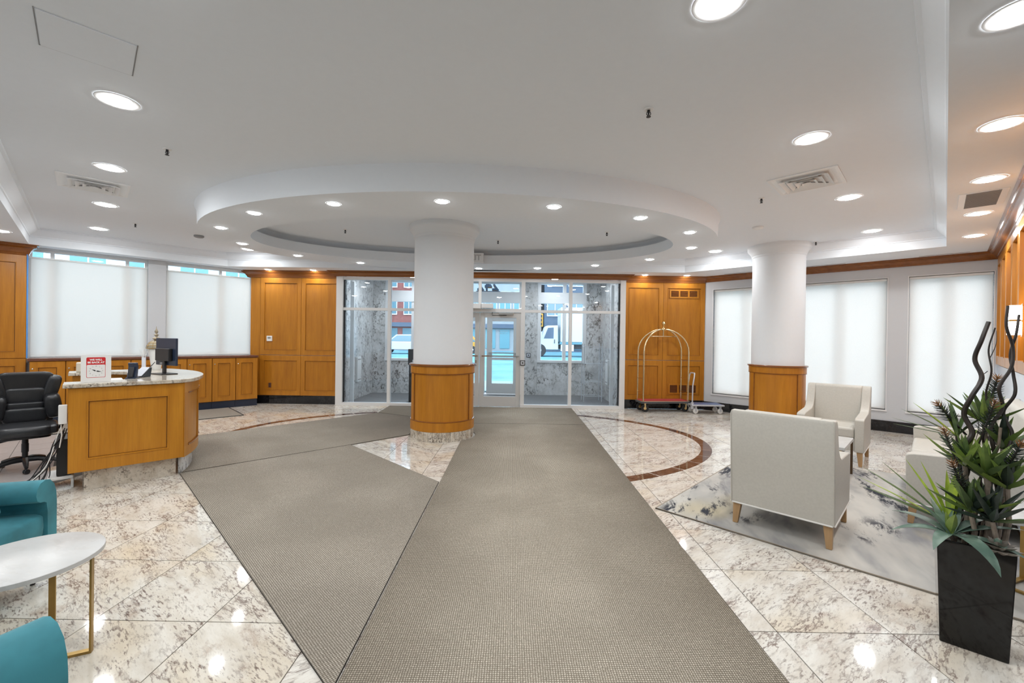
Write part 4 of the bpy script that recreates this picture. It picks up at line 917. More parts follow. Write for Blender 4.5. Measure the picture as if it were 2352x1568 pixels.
# ================================================================== TEAL TUB CHAIRS
def tub(label, x, y, face):
    c = thing('tub_chair', label, 'armchair', (x,y,.001), math.atan2(face[1],face[0])-PI/2, 'teal velvet chairs')
    iw, fd, bd, rc = .255, .34, .30, .17
    path = [(iw+.03,fd),(iw+.012,fd-.2),(iw,0)]
    for k in range(7): a = R(90*k/6); path.append((iw-rc+rc*math.cos(a), -bd+rc-rc*math.sin(a)))
    for k in range(7): a = R(90-90*k/6); path.append((-(iw-rc+rc*math.cos(a)), -bd+rc-rc*math.sin(a)))
    path += [(-iw,0),(-iw-.012,fd-.2),(-iw-.03,fd)]
    prof = [(0,.24),(0,.50),(-.006,.56),(-.025,.61),(-.06,.645),(-.10,.655),(-.14,.645),(-.168,.615),(-.175,.58),(-.165,.548),(-.14,.532),(-.11,.528),(-.090,.515),(-.080,.46),(-.074,.12),(0,.12)]
    path = path[::-1]   # outside on the right of travel
    MB().sweep([(o,z) for o,z in prof], path[::-1]).build('rolled_shell', m_teal, c, 50, .014, 3)
    MB().box(-iw+.005,iw-.005,-bd+.02,fd-.02,.13,.30).build('seat_base', m_teal, c, 40, .02, 3)
    MB().pad((0,.03,.375), 2*iw-.01, fd+bd-.02, .16, .28, 24, 12).build('seat_cushion', m_teal, c)
    MB().pad((0,-bd+.07,.50), 2*iw-.06, .13, .30, .4, 20, 12, Matrix.Rotation(R(-8),4,'X')).build('back_cushion', m_teal, c)
    for sx in (-1,1):
        for sy in (-1,1): MB().lathe([(.012,0),(.02,.12)], 10, (sx*.26,.0+sy*.24,0)).build('leg', m_blk, c)
    return c
tub('teal velvet tub chair beyond the white table at the left edge', -3.06, 2.26, (.97,.24))
tub('teal velvet tub chair in the lower left corner, nearest the camera', -1.685, 1.02, (.27,.963))
# ================================================================== LUGGAGE CART
lc = thing('luggage_cart', 'brass birdcage luggage cart with red carpet deck', 'luggage cart', (3.335,9.36,0), R(6))
hx, hy = .555, .205
dk2 = [(-hx+.05,-hy),(hx-.05,-hy),(hx,-hy+.05),(hx,hy-.05),(hx-.05,hy),(-hx+.05,hy),(-hx,hy-.05),(-hx,-hy+.05)]
MB().prism(dk2, .195, .235).build('deck', m_grille, lc, 0); MB().prism([(x*1.012,y*1.03) for x,y in dk2], .205, .222).build('bumper', m_rubber, lc, 0)
MB().sweep([(0,.232),(0,.242),(.012,.242),(.012,.232)], dk2, True).build('brass_edge', m_brass, lc, 0)
MB().prism([(x*.96,y*.9) for x,y in dk2], .236, .243).build('carpet_pad', m_red, lc, 0)
m_tub = plain('satin_brass', (.78,.64,.40), .22, 1.0)
px_, py_ = hx-.05, hy-.045; zt = 1.30
for s in (-1,1):
    P = [(-px_,-s*py_,.243)]+[(-px_,-s*py_,z) for z in (.6,1.0,zt)]
    for k in range(1, 16):
        a = PI-PI*k/16; P.append((px_*math.cos(a), s*py_*-1*(-math.cos(a)) if False else (s*py_*math.cos(a)), zt+.50*math.sin(a)))
    P += [(px_,s*py_,z) for z in (zt,1.0,.6,.243)]
    MB().tube(P, .0165, 10).build('arch', m_tub, lc)
for s in (-1,1):
    for z in (.42,.72,1.13): MB().tube([(s*px_,-py_,z),(s*px_,py_,z)], .011, 8).build('side_rail', m_tub, lc)
MB().tube([(-.30,0,1.64),(.30,0,1.64)], .011, 8).build('garment_bar', m_tub, lc)
MB().tube([(0,0,1.64),(0,0,1.80)], .011, 8).build('bar_hanger', m_tub, lc)
MB().lathe([(.05,1.775),(.06,1.80),(.05,1.815),(.02,1.83),(.016,1.85),(.028,1.86),(.016,1.87),(.014,1.885),(.034,1.90),(.048,1.93),(.034,1.962),(.012,1.972),(.001,1.974)], 20).build('finial', m_brass, lc)
for sx in (-1,1):
    for sy in (-1,1):
        x, y = sx*(hx-.10), sy*(hy-.07)
        w = empty('wheel', (x,y,.082), R(12*sx)); w.parent = lc
        def yl(prof, n=24):
            t = MB().lathe(prof, n); m4 = Matrix.Rotation(R(90),4,'X'); return MB().add([m4 @ Vector(q) for q in t.v], t.f)
        yl([(.052,-.020),(.072,-.020),(.080,-.012),(.081,0),(.080,.012),(.072,.020),(.052,.020)]).build('tyre', m_rubber, w)
        yl([(.012,-.022),(.050,-.018),(.052,-.010),(.052,.010),(.050,.018),(.012,.022)]).build('hub', m_brass, w)
        MB().box(-.014,.014,-.032,-.026,-.01,.115).build('fork', m_brass, w, 0); MB().box(-.014,.014,.026,.032,-.01,.115).build('fork', m_brass, w, 0)
# ================================================================== PLATFORM TRUCK
pt = thing('platform_truck', 'silver platform truck with blue deck against the white wall', 'hand truck', (4.20,9.17,0), R(-1))
MB().box(-.36,.33,-.185,.185,.165,.20).build('frame', m_silver, pt, 0, .012); MB().box(-.33,.295,-.155,.155,.20,.206).build('deck', m_blue, pt, 0)
P = [(-.335,-.13,.20),(-.33,-.13,.60),(-.30,-.13,.80),(-.285,-.10,.86),(-.285,.10,.86),(-.30,.13,.80),(-.33,.13,.60),(-.335,.13,.20)]
MB().tube(P, .014, 10).build('handle', m_silver, pt)
for s in (-1,1): MB().box(-.36,-.31,s*.13-.02,s*.13+.02,.10,.24).build('hinge', m_silver, pt, 0, .004)
for sx in (-1,1):
    for sy in (-1,1):
        w = empty('castor', (sx*.26,sy*.12,.06), R(10)); w.parent = pt
        t = MB().lathe([(.012,-.016),(.055,-.014),(.060,0),(.055,.014),(.012,.016)], 20); m4 = Matrix.Rotation(R(90),4,'X'); MB().add([m4 @ Vector(q) for q in t.v], t.f).build('tyre', m_whitep, w)
        MB().box(-.016,.016,-.024,-.019,-.01,.105).build('fork', m_silver, w, 0); MB().box(-.016,.016,.019,.024,-.01,.105).build('fork', m_silver, w, 0)
# ================================================================== WALL FITTINGS
th = thing('thermostat', 'white square thermostat on the left maple panel', 'thermostat', (-5.48,9.598,1.474))
MB().box(-.06,.06,-.022,.0115,-.06,.06).build('case', m_whitep, th, 0, .006); MB().box(-.035,.035,-.0235,-.022,-.005,.035).build('display', m_grille, th, 0)
ot = thing('power_outlet', 'dark outlet plate low on the left maple panel', 'outlet', (-5.47,9.60,.42)); MB().box(-.032,.032,0,.010,-.055,.055).build('plate', m_ledge, ot, 0, .003)
for z in (-.022,.022): MB().box(-.016,.016,-.003,0,z-.012,z+.012).build('socket', m_dark, ot, 0)
def grille(z0, z1, label):
    g = thing('wood_grille', label, 'vent grille', (3.89,9.635,0), 0)
    MB().box(-.33,.33,-.008,.004,z0,z0+.03).build('frame_rail', m_wood, g, 0); MB().box(-.33,.33,-.008,.004,z1-.03,z1).build('frame_rail', m_wood, g, 0)
    for x in (-.33,-.125,.085,.295): MB().box(x,x+.035,-.008,.004,z0+.03,z1-.03).build('frame_stile', m_wood, g, 0)
    MB().box(-.32,.32,.001,.004,z0+.02,z1-.02).build('dark_back', m_dark, g, 0)
    n = 6
    for a in (-.295,-.09,.12):
        for k in range(n):
            z = z0+.035+(z1-z0-.07)*(k+.5)/n; MB().obox((a+.0875,-.003,z), .17, .012, .010, 0, R(35)).build('slat', m_crown, g, 0)
grille(2.52, 2.71, 'wooden louvred grille at the top of the right maple panel'); grille(.345, .575, 'wooden louvred grille low behind the luggage cart')
for x, z, y, l in ((.2445,1.005,YS-.031,'square door button on the entrance mullion'),(.46,1.10,YO-.001,'square door button on the marble pier inside the vestibule')):
    b = thing('door_button', l, 'door button', (x,y,z), 0, 'door opener buttons'); MB().box(-.058,.058,-.020,0,-.058,.058).build('plate', m_blk, b, 0, .003); MB().box(-.044,.044,-.023,-.020,-.044,.044).build('push_pad', m_silver, b, 0, .003)
    t = MB().lathe([(.017,0),(.017,.002)], 14); m4 = Matrix.Translation((0,-.023,0)) @ Matrix.Rotation(R(90),4,'X'); MB().add([m4 @ Vector(q) for q in t.v], t.f).build('emblem', m_ink, b)
sc = thing('wall_sconce', 'white glowing two tier wall lamp on the panelled wall', 'wall lamp', (5.235,4.352,1.65), RP)
MB().box(-.06,.06,-.01,-.001,-.02,.32).build('back_plate', m_brass, sc, 0)
for z0, z1 in ((0,.135),(.155,.30)): MB().box(-.10,.10,-.105,-.015,z0,z1).build('shade', m_shade, sc, 0, .006)
MB().box(-.09,.09,-.098,-.02,.135,.155).build('band', m_gold, sc, 0)
# ================================================================== VESTIBULE THINGS
hw = thing('panel_heater', 'white slim panel on the left marble wall of the vestibule', 'heater', (-3.858,10.62,.42)); MB().box(0,.05,-.13,.13,0,.62).build('case', m_whitep, hw, 0, .006)
for z in (.05,.55): MB().box(.05,.054,-.10,.10,z,z+.02).build('vent_slot', m_grille, hw, 0)
hw = thing('panel_heater', 'white slim panel on the right marble wall of the vestibule', 'heater', (2.448,10.75,.42)); MB().box(-.05,0,-.13,.13,0,.62).build('case', m_whitep, hw, 0, .006)
for z in (.05,.55): MB().box(-.054,-.05,-.10,.10,z,z+.02).build('vent_slot', m_grille, hw, 0)
rk = thing('wire_rack', 'chrome wire shelf rack in the right corner of the vestibule', 'shelf rack', (2.02,10.70,0)); m_rackw = plain('pale_wire', (.62,.64,.66), .3, .3)
for sx in (-1,1):
    for sy in (-1,1): MB().tube([(sx*.22,sy*.17,0),(sx*.22,sy*.17,1.45)], .011, 8).build('post', m_rackw, rk)
for z in (.14,.50,.95,1.38):
    s = empty('shelf', (0,0,z)); s.parent = rk
    MB().tube([(-.22,-.17,0),(.22,-.17,0),(.22,.17,0),(-.22,.17,0)], .006, 6, closed=True).build('rim', m_rackw, s)
    mb = MB()
    for k in range(9): mb.tube([(-.20+k*.05,-.17,0),(-.20+k*.05,.17,0)], .003, 5)
    tag(mb.build('wires', m_rackw, s), kind='stuff')
ks = thing('kiosk', 'black terminal stand half hidden behind the left of the column', 'kiosk', (-2.42,10.02,0), R(8))
MB().box(-.05,.17,-.15,.15,0,.03).build('foot', m_blk, ks, 0, .006); MB().box(.0,.09,-.05,.05,.03,.95).build('post', m_blk, ks, 0, .006); MB().box(-.02,.26,-.09,.03,.90,1.27).build('head', m_blk, ks, 0, .01); MB().box(.08,.20,-.092,-.09,.95,1.02).build('label_plate', m_silver, ks, 0)
# ================================================================== PLANTER
PC = Vector((2.404,2.20)); PD = Vector((.74,-.6726)); PN = Vector((.6726,.74)); PZ = math.atan2(PD.y, PD.x)
pot = thing('planter', 'tall square black glazed planter with tapered sides', 'planter', (PC.x,PC.y,0), PZ)
def sq(a, z): return [(-a,-a,z),(a,-a,z),(a,a,z),(-a,a,z)]
MB().loft([sq(.117,.001),sq(.119,.006),sq(.136,.525),sq(.136,.535),sq(.125,.535),sq(.122,.49)], True, True, False).build('body', m_pot, pot, 0, .004, 2)
MB().add(sq(.1222,.492), [(0,1,2,3)]).build('soil', plain('dark_moss', (.02,.022,.015), .9, noise=.5, nscale=40, bump=1), pot, 0)
def pw(a, b, z): q = PC+PD*a+PN*b; return (q.x, q.y, z)
g_ag = leafmat('agave_leaf', (.085,.15,.115), (.17,.25,.19), .4); g_al = leafmat('aloe_leaf', (.05,.09,.035), (.13,.19,.065), .4); g_all = leafmat('aloe_leaf_light', (.17,.26,.05), (.32,.42,.10), .4)
g_dk = leafmat('dark_leaf', (.012,.022,.016), (.04,.06,.045), .35); g_yl = leafmat('yellow_green_blade', (.22,.34,.03), (.44,.55,.06), .45); g_gr = leafmat('green_blade', (.05,.11,.03), (.13,.20,.06), .45)
g_mv = leafmat('mauve_succulent', (.16,.13,.11), (.27,.25,.21), .5); m_twig = plain('twisted_branch', (.030,.022,.018), .35, noise=.5, nscale=14, spec=.6); m_twig2 = plain('pale_branch', (.20,.155,.11), .5, noise=.4, nscale=18); m_stem = plain('beige_stem', (.30,.24,.19), .7, noise=.3, nscale=30)
g_br = leafmat('rusty_bract', (.22,.09,.025), (.35,.17,.05), .6)
def blade(name, mat, parent, loc, az, el, L, w, curl, th=.12, n=8, fold=.25, roll=0):
    """tapered curved leaf; curl = change of elevation along the leaf (rad)"""
    rings = []; p = Vector((0,0,0))
    for i in range(n+1):
        s = i/n; e = el+curl*s; d = Vector((math.cos(e),0,math.sin(e))); up = Vector((-math.sin(e),0,math.cos(e)))
        ww = w*(.55+1.1*s if s < .35 else 1.0-((s-.35)/.65)**1.7)*.5+.0006; ww = max(ww,.0006); t = ww*th*2
        side = Vector((0,1,0))
        rings.append([p+side*ww+up*ww*fold*2, p+up*t*.3, p-side*ww+up*ww*fold*2, p-up*t])
        p = p+d*(L/n)
    o = MB().loft(rings, True, True, True).build(name, mat, parent, 60)
    o.location = loc; o.rotation_euler = (roll,0,az)
    return o
def plant(name, label, cat, base, top, leaves, stem=None, sr=.012):
    p = thing(name, label, cat, base)
    t = Vector(top)-Vector(base)
    if stem: MB().tube([(0,0,-.03),t*.5+Vector((.012,-.01,0)),t], [sr,sr*.9,sr*.8], 8).build('stem', stem, p)
    for nm, mat, az, el, L, w, curl, fold in leaves: blade(nm, mat, p, t, az, el, L, w, curl, fold=fold)
    return p
random.seed(11)
def rosette(n, mats, L, w, el0, el1, curl0, curl1, fold=.28, az0=0, nm='leaf'):
    out = []
    for k in range(n):
        f = k/max(1,n-1); az = az0+k*2.39996
        out.append((nm, mats[k % len(mats)], az, el0+(el1-el0)*f+random.uniform(-.1,.1), L*random.uniform(.8,1.1)*(1-.25*f), w*random.uniform(.85,1.1), curl0+(curl1-curl0)*f, fold))
    return out
AZ = PZ   # along the front face to the right
# agave: explicit drooping leaves
ag = [('leaf',g_ag,AZ+R(150),.42,.27,.060,-.75,.14),('leaf',g_ag,AZ+R(196),.30,.25,.058,-.95,.14),('leaf',g_ag,AZ+R(-52),.35,.29,.082,-1.55,.12),('leaf',g_ag,AZ+R(-14),.25,.30,.062,-.85,.12),('leaf',g_ag,AZ+R(12),.55,.28,.055,-.55,.14),('leaf',g_ag,AZ+R(35),.7,.24,.05,-.5,.14),('leaf',g_ag,AZ+R(110),.75,.24,.055,-.4,.16),('leaf',g_ag,AZ+R(70),.9,.2,.05,-.2,.2),('leaf',g_all,AZ+R(-80),1.15,.15,.045,-.2,.25),('leaf',g_ag,AZ+R(180),1.0,.18,.05,-.3,.2),('leaf',g_ag,AZ+R(-110),.35,.22,.06,-1.2,.14),('leaf',g_all,AZ+R(240),1.3,.13,.035,-.1,.25)]
plant('agave', 'grey green agave with broad drooping leaves at the left rim of the planter', 'plant', pw(-.085,-.07,.49), pw(-.085,-.08,.55), ag, m_stem)
yl = [('blade',g_gr,AZ+R(165),.55,.44,.020,-.12,.2),('blade',g_yl,AZ+R(172),.42,.42,.018,-.10,.2),('blade',g_gr,AZ+R(158),.75,.40,.018,-.12,.2),('blade',g_gr,AZ+R(180),.33,.40,.018,-.05,.2),('blade',g_yl,AZ+R(150),.98,.36,.024,-.05,.2),('blade',g_yl,AZ+R(140),1.12,.33,.026,-.05,.2),('blade',g_yl,AZ+R(100),1.30,.28,.030,0,.2),('blade',g_yl,AZ+R(60),1.38,.30,.055,0,.18),('blade',g_yl,AZ+R(20),1.42,.28,.05,0,.18),('blade',g_gr,AZ+R(200),.45,.38,.016,-.15,.2),('blade',g_gr,AZ+R(185),.62,.36,.016,-.1,.2)]
plant('spiky_grass', 'yellow green spiky grass spreading left from the low front of the planter', 'plant', pw(-.07,.0,.49), pw(-.08,.0,.58), yl, m_stem)
g_mid = leafmat('aloe_leaf_mid', (.09,.155,.035), (.19,.27,.07), .4)
def aloe(label, base, top, n, L, w, az0, mats, lo=.35, sr=.012):
    lv = []
    n += 4
    for k in range(n):
        f = k/(n-1); lv.append(('leaf', mats[k % len(mats)], az0+k*2.39996, lo+(1.5-lo)*f+random.uniform(-.12,.12), L*random.uniform(.9,1.2)*(1-.12*f), w*.78*random.uniform(.85,1.1), .30*(1-f)-.06+random.uniform(-.15,.15), .34))
    plant('aloe', label, 'plant', base, top, lv, m_stem, sr)
aloe('aloe rosette low in the middle of the planter', pw(-.01,-.05,.49), pw(-.012,-.06,.68), 15, .19, .050, .3, [g_al,g_mid,g_all,g_dk])
aloe('tall aloe rosette on a beige stem right of centre', pw(.045,-.02,.49), pw(.045,-.03,.87), 15, .20, .054, 1, [g_al,g_mid,g_all,g_al], .2, .016)
aloe('aloe rosette at the right edge of the picture', pw(.10,.0,.49), pw(.115,-.01,.82), 14, .19, .052, 2, [g_al,g_mid,g_dk,g_all])
aloe('topmost aloe rosette among the twisted branches', pw(.04,.08,.49), pw(.045,.09,1.12), 13, .19, .042, .5, [g_al,g_all,g_mid], .45)
aloe('dark leaved aloe under the tall one, arching over the rim', pw(.06,-.06,.49), pw(.06,-.08,.66), 12, .22, .045, 3, [g_dk,g_al,g_dk], .1)
aloe('aloe rosette between the two left bristly spikes', pw(-.03,.0,.49), pw(-.03,.0,.90), 12, .19, .044, 4, [g_mid,g_al,g_all], .4)
aloe('aloe rosette behind the rest at the right, half way up', pw(.09,.08,.49), pw(.11,.09,1.0), 11, .19, .045, 5, [g_al,g_dk,g_mid], .35)
gr2 = [('blade',g_yl,AZ+R(168),.75,.24,.022,-.05,.2),('blade',g_gr,AZ+R(165),.5,.26,.016,-.1,.2),('blade',g_gr,AZ+R(175),.25,.27,.014,-.05,.2),('blade',g_gr,AZ+R(180),.12,.26,.012,0,.2),('blade',g_yl,AZ+R(150),1.15,.20,.024,0,.2),('blade',g_al,AZ+R(110),1.2,.2,.03,0,.2),('blade',g_gr,AZ+R(40),1.25,.19,.024,0,.2),('blade',g_al,AZ+R(-20),1.0,.17,.03,-.3,.2),('blade',g_al,AZ+R(200),1.35,.19,.03,0,.2)]
plant('spiky_grass', 'smaller spiky grass tuft high on the left of the planting', 'plant', pw(-.04,.06,.49), pw(-.055,.08,1.04), gr2, m_twig, .010)
# rosette succulent
sp = thing('succulent', 'mauve grey rosette succulent at the front right rim of the planter', 'plant', pw(.075,-.115,.50))
for ringn, (n, L, el, w) in enumerate(((9,.085,.10,.034),(8,.072,.35,.032),(6,.055,.7,.028),(4,.035,1.1,.02))):
    for k in range(n):
        o = blade('leaf', g_mv if ringn < 3 else g_ag, sp, (0,0,.035+.008*ringn), 2*PI*k/n+ringn*.35, el, L, w*1.25, .15, th=.25, n=5, fold=.12); o.rotation_euler = (R(0),0,o.rotation_euler[2])
MB().tube([(0,0,-.02),(0,0,.04)], .012, 8).build('stem', m_stem, sp)
# bristly spikes
def spike(label, base, tip, mat=m_ink):
    p = thing('bristly_spike', label, 'plant', base); t = Vector(tip)-Vector(base); L = t.length; d = t.normalized()
    MB().tube([(0,0,0), t*.5, t], [.006,.005,.003], 6).build('stalk', m_twig, p)
    a = d.orthogonal().normalized(); b = d.cross(a); mb = MB(); mb2 = MB()
    for k in range(70):
        s = .42+.58*k/70; an = k*2.39996; r = .034*(1.05-s)**.5+.008; o = t*s; out = (a*math.cos(an)+b*math.sin(an))
        q = o+out*r*1.2+d*.022; (mb if s < .86 else mb2).tube([o, (o+q)/2+out*.002, q], [.0022,.0018,.0006], 4)
    tag(mb.build('bristles', g_dk, p), kind='stuff'); tag(mb2.build('rusty_tip', g_br, p), kind='stuff')
spike('bristly spike with rusty tip pointing up left, upper of two on the left', pw(-.02,-.01,.78), pw(-.115,-.04,1.09))
spike('bristly spike with rusty tip pointing up left, lower of two on the left', pw(-.01,-.05,.70), pw(-.085,-.09,.93))
spike('bristly spike with rusty tip in the middle by the branches', pw(.0,.02,.95), pw(.075,.03,1.25))
spike('small dark bristly spike at the top between the twisted branches', pw(.05,.10,1.15), pw(.09,.11,1.37))
spike('dark bristly spike reaching the right edge of the picture', pw(.09,-.02,.85), pw(.155,-.03,1.06))
spike('small grey blue bristly spike sticking out left near the white blind', pw(-.02,.09,1.05), pw(-.135,.10,1.21))
# twisted branches
def branch(label, pts, r0, r1, mat, twigs=()):
    b = thing('twisted_branch', label, 'branch', pts[0]); o = Vector(pts[0])
    # catmull-rom
    def cr(P, n=8):
        P = [Vector(p)-o for p in P]; P = [P[0]*2-P[1]]+P+[P[-1]*2-P[-2]]; out = []
        for i in range(1, len(P)-2):
            for k in range(n):
                t = k/n; out.append(.5*((2*P[i])+(P[i+1]-P[i-1])*t+(2*P[i-1]-5*P[i]+4*P[i+1]-P[i+2])*t*t+(3*P[i]-P[i-1]-3*P[i+1]+P[i+2])*t**3))
        out.append(P[-2]); return out
    C = cr(pts); MB().tube(C, [r0+(r1-r0)*i/(len(C)-1) for i in range(len(C))], 8).build('limb', mat, b)
    for tw in twigs:
        C = cr(tw); MB().tube(C, [r1*.62+(r1*.3-r1*.62)*i/(len(C)-1) for i in range(len(C))], 6).build('twig', mat, b)
def wig(base, xs, b=.0, z0=.49, z1=1.6):
    n = len(xs); return [pw(x, b+.012*math.sin(2.1*i), z0+(z1-z0)*i/(n-1)) for i, x in enumerate(xs)]
branch('thick dark twisted branch, leftmost and blue black, rising over the plants', wig(0,[-.01,-.03,-.005,-.04,-.02,-.045,-.005,-.035,-.01,.025,.0,.02,.045],.02,.49,1.655), .014,.009, m_twig)
branch('thin forked twisted branch right of the blue black one', wig(0,[.02,.03,.045,.03,.05,.035,.055,.045,.06,.05,.072],.05,.49,1.625), .007,.0032, m_twig, [[pw(.048,.05,1.40),pw(.02,.05,1.36),pw(-.005,.04,1.27)],[pw(.053,.05,1.46),pw(.075,.05,1.54),pw(.076,.05,1.61)],[pw(-.01,.04,1.20),pw(.02,.05,1.12),pw(.01,.05,1.03),pw(.0,.05,.98)]])
branch('dark twisted branch with pale tip near the wall lamp, left of a pair', wig(0,[.06,.05,.085,.06,.09,.07,.06,.10,.085,.125,.13,.105,.11],.03,.49,1.735), .011,.006, m_twig)
branch('dark twisted branch with pale fork near the wall lamp, right of a pair', wig(0,[.07,.085,.07,.09,.075,.115,.135,.105,.14,.135,.125,.14,.15],.05,.49,1.69), .011,.005, m_twig)
branch('short pale twisted branch low among the aloes', wig(0,[.02,.0,.02,.06,.05,.08,.09],.0,.49,1.12), .010,.006, m_twig2)
# ================================================================== STREET
m_road = plain('wet_street', (.10,.225,.285), .9, spec=.05, noise=.25, nscale=.6); m_walk = plain('pavement', (.13,.20,.235), .7, noise=.1, nscale=2)
m_brick = plain('red_brick', (.20,.06,.05), .8, noise=.25, nscale=4); m_conc = plain('pale_concrete', (.24,.275,.295), .8, noise=.08, nscale=1); m_slate = plain('slate_cladding', (.055,.085,.13), .6, noise=.15, nscale=1)
m_fglass = plain('far_window_glass', (.08,.17,.21), .1, spec=.8); m_white = plain('white_vehicle_paint', (.40,.43,.45), .3, coat=.5); m_tyre = m_rubber; m_yellow = plain('taxi_yellow', (.45,.22,.01), .35); m_teal2 = plain('pale_teal_panel', (.09,.24,.29), .4)
gd = struct('ground', label='snow grey street and pavement outside')
MB().add([(-60,12.2,-.02),(60,12.2,-.02),(60,34,.22),(-60,34,.22),(60,60,.22),(-60,60,.22)], [(0,1,2,3),(3,2,4,5)]).build('road', m_road, gd, 0)
MB().add([(-60,-40,-.12),(60,-40,-.12),(60,12.25,-.12),(-60,12.25,-.12)], [(0,1,2,3)]).build('plot', m_walk, gd, 0)
for k in range(12): MB().box(-9+k*1.5,-7.515+k*1.5,12.25,15.2,-.03,.035).build('paving_slab', m_walk, gd, 0)
nb = thing('house_number', 'mirrored dark house number hung outside above the street door', 'house number', (-.70,12.12,2.90), PI)
MB().box(-.34,.34,-.01,.03,-.02,.0).build('rail', m_slate, nb, 0)
MB().box(-.30,-.27,-.01,.20,.0,.02).build('bracket', m_slate, nb, 0)
text_part('digits', '242', .42, m_slate, nb, (0,0,.155), (R(90),0,0), .03, bold=.008)
text_part('digit_orange_light', '242', .42, plain('orange_light_tone', (.50,.20,.05), .5), nb, (0,-.05,.125), (R(90),0,0), .012, bold=.006)  # orange light on the digits, painted as an offset second set
def facade(name, label, x0, x1, y, h, mat, rows, cols, gap, wmat, z0=3.2, frame=m_trimw):
    b = thing(name, label, 'building', ((x0+x1)/2,y,.2)); w = (x1-x0)
    MB().box(-w/2,w/2,0,8,0,h).build('walls', mat, b, 0); MB().box(-w/2-.1,w/2+.1,-.15,8,h,h+.35).build('parapet', frame, b, 0)
    cw = w/cols; rh = (h-z0)/rows
    for r in range(rows):
        for c in range(cols):
            a = -w/2+c*cw+gap*cw/2; q = a+cw*(1-gap); zz = z0+r*rh+.25*rh; z2 = zz+.6*rh
            f = MB().box(a-.06,q+.06,-.10,.02,zz-.10,z2+.06).build('window', frame, b, 0); MB().box(a,q,-.12,-.10,zz,z2).build('pane', wmat, f, 0); MB().box((a+q)/2-.03,(a+q)/2+.03,-.14,-.12,zz,z2).build('glazing_bar', frame, f, 0)
    MB().box(-w/2,w/2,-.4,.0,2.55,3.0).build('shop_band', m_slate, b, 0)
    for c in range(max(1,cols)):
        a = -w/2+c*cw+.15*cw; MB().box(a,a+.7*cw,-.06,.02,.3,2.4).build('shop_window', wmat, b, 0)
    return b
facade('brick_building', 'red brick building with white framed windows across the street', -19.5, -6.6, 46, 12, m_brick, 3, 7, .45, m_fglass)
facade('concrete_building', 'pale concrete building across the street behind the doors', -6.3, 3.1, 47, 11, m_conc, 2, 6, .25, m_teal2)
facade('slate_building', 'dark slate building across the street behind the truck', 3.5, 22, 46.5, 13, m_slate, 3, 8, .3, m_fglass)
b = facade('glass_apartment_block', 'white and teal glazed block beyond the left windows', -10, 10, 0, 15, m_white, 5, 9, .40, m_teal2, 4.0); b.location = (-22,22,-.1); b.rotation_euler = (0,0,RL)
b = facade('pale_tower', 'pale building beyond the right windows', -10, 10, 0, 9, m_conc, 3, 8, .3, m_fglass); b.location = (26,28,-.1); b.rotation_euler = (0,0,RW)
def wheel(parent, x, y, r, w, name='wheel', hubm=None):
    e = empty(name, (x,y,r)); e.parent = parent
    for nm, mat, prof in (('tyre',m_tyre,[(r*.6,-w/2),(r*.95,-w/2),(r,-w*.3),(r,w*.3),(r*.95,w/2),(r*.6,w/2)]),('rim',hubm or m_silver,[(r*.1,-w*.52),(r*.55,-w*.46),(r*.62,-w*.4),(r*.62,w*.4),(r*.55,w*.46),(r*.1,w*.52)])):
        t = MB().lathe(prof, 20); m4 = Matrix.Rotation(R(90),4,'X'); MB().add([m4 @ Vector(q) for q in t.v], t.f).build(nm, mat, e)
# box truck, nose towards -x
tk = thing('box_truck', 'white box truck parked across the street behind the vestibule window', 'truck', (1.62,34.2,.22))
MB().box(2.15,8.6,-1.2,1.2,1.15,3.85).build('cargo_box', m_white, tk, 0, .04); MB().box(2.1,8.6,-1.15,1.15,1.02,1.14).build('box_skirt', m_teal2, tk, 0)
cabp = [(-.05,.55),(-.05,1.12),(.12,1.22),(.62,1.33),(.98,2.30),(1.10,2.42),(1.95,2.45),(2.0,.55)]
t = MB().xprism([(a,b) for a,b in cabp], -1.05, 1.05); MB().add([(y,x,z) for x,y,z in t.v], [f[::-1] for f in t.f]).build('cab', m_white, tk, 0, .04)
w = [(.86,1.42),(1.18,2.25),(1.62,2.28),(1.62,1.42)]
for s in (-1,1):
    t = MB().xprism(w, s*1.055-.01, s*1.055+.01); MB().add([(y,x,z) for x,y,z in t.v], [f[::-1] for f in t.f]).build('side_window', m_slate, tk, 0)
    MB().box(1.68,1.72,s*1.08-.03,s*1.08+.03,1.05,1.35).build('door_handle', m_blk, tk, 0); MB().box(.55,.70,s*1.25-.06,s*1.25+.06,1.45,1.95).build('mirror', m_white, tk, 0)
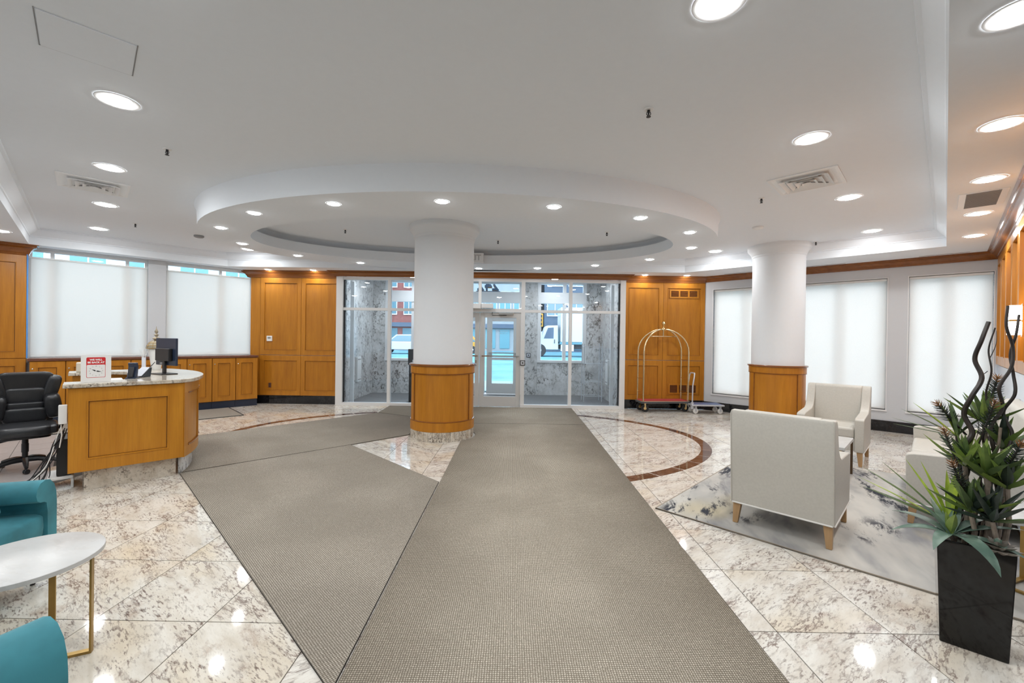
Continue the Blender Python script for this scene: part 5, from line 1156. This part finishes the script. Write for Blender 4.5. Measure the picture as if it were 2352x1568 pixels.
MB().box(1.9,8.4,-.5,.5,.6,.95).build('chassis', m_blk, tk, 0); MB().box(-.15,.0,-1.1,1.1,.45,.75).build('bumper', m_silver, tk, 0); MB().box(2.2,3.2,-1.1,-.75,.45,.95).build('fuel_tank', m_silver, tk, 0)
for x in (.55,6.6):
    for s in (-1,1): wheel(tk, x, s*.95, .50, .3)
def car(label, name, x, y, z, rz, body, cat='car'):
    c = thing(name, label, cat, (x,y,z), rz)
    lo = [(-2.2,.35),(-2.25,.75),(-2.1,.95),(-1.0,1.02),(1.9,1.02),(2.2,.85),(2.25,.35)]; up = [(-1.15,1.0),(-.45,1.58),(1.25,1.60),(1.95,1.0)]; gl = [(-1.0,1.02),(-.38,1.50),(1.15,1.52),(1.75,1.02)]
    def yx(poly, w): 
        t = MB().xprism(poly, -w, w); return MB().add([(p[1],p[0],p[2]) for p in t.v], [f[::-1] for f in t.f])
    yx(lo,.88).build('body', body, c, 0, .05); yx(up,.78).build('roof', body, c, 0, .04); yx(gl,.80).build('glasshouse', m_fglass, c, 0, .02)
    for xx in (-1.4,1.4):
        for s in (-1,1): wheel(c, xx, s*.80, .34, .22)
    for s in (-1,1): MB().box(-2.27,-2.2,s*.65-.16,s*.65+.16,.68,.82).build('headlamp', m_whitep, c, 0, .01); MB().box(2.2,2.27,s*.68-.12,s*.68+.12,.75,.95).build('tail_lamp', m_signred, c, 0, .01)
    MB().box(-2.3,-2.15,-.85,.85,.38,.58).build('bumper', m_grille, c, 0, .02)
    return c
car('pale suv parked across the street left of the column', 'parked_car', -9.0, 35.4, .22, 0, m_white); car('yellow taxi beyond the glass door right of the column', 'taxi', -4.9, 38.6, .22, 0, m_yellow, 'taxi')
tl = thing('traffic_light', 'amber cased traffic light in front of the truck', 'traffic light', (1.72,26,.13))
MB().tube([(0,0,0),(0,0,3.0)], .06, 8).build('pole', m_grille, tl); MB().box(-.15,.15,-.15,.15,2.2,3.0).build('housing', m_yellow, tl, 0, .02)
for k in range(3): 
    t = MB().lathe([(.09,0),(.09,.06),(.07,.06)], 14); m4 = Matrix.Translation((0,-.15,2.36+.24*k)) @ Matrix.Rotation(R(90),4,'X'); MB().add([m4 @ Vector(q) for q in t.v], t.f).build('lamp', m_dark, tl)
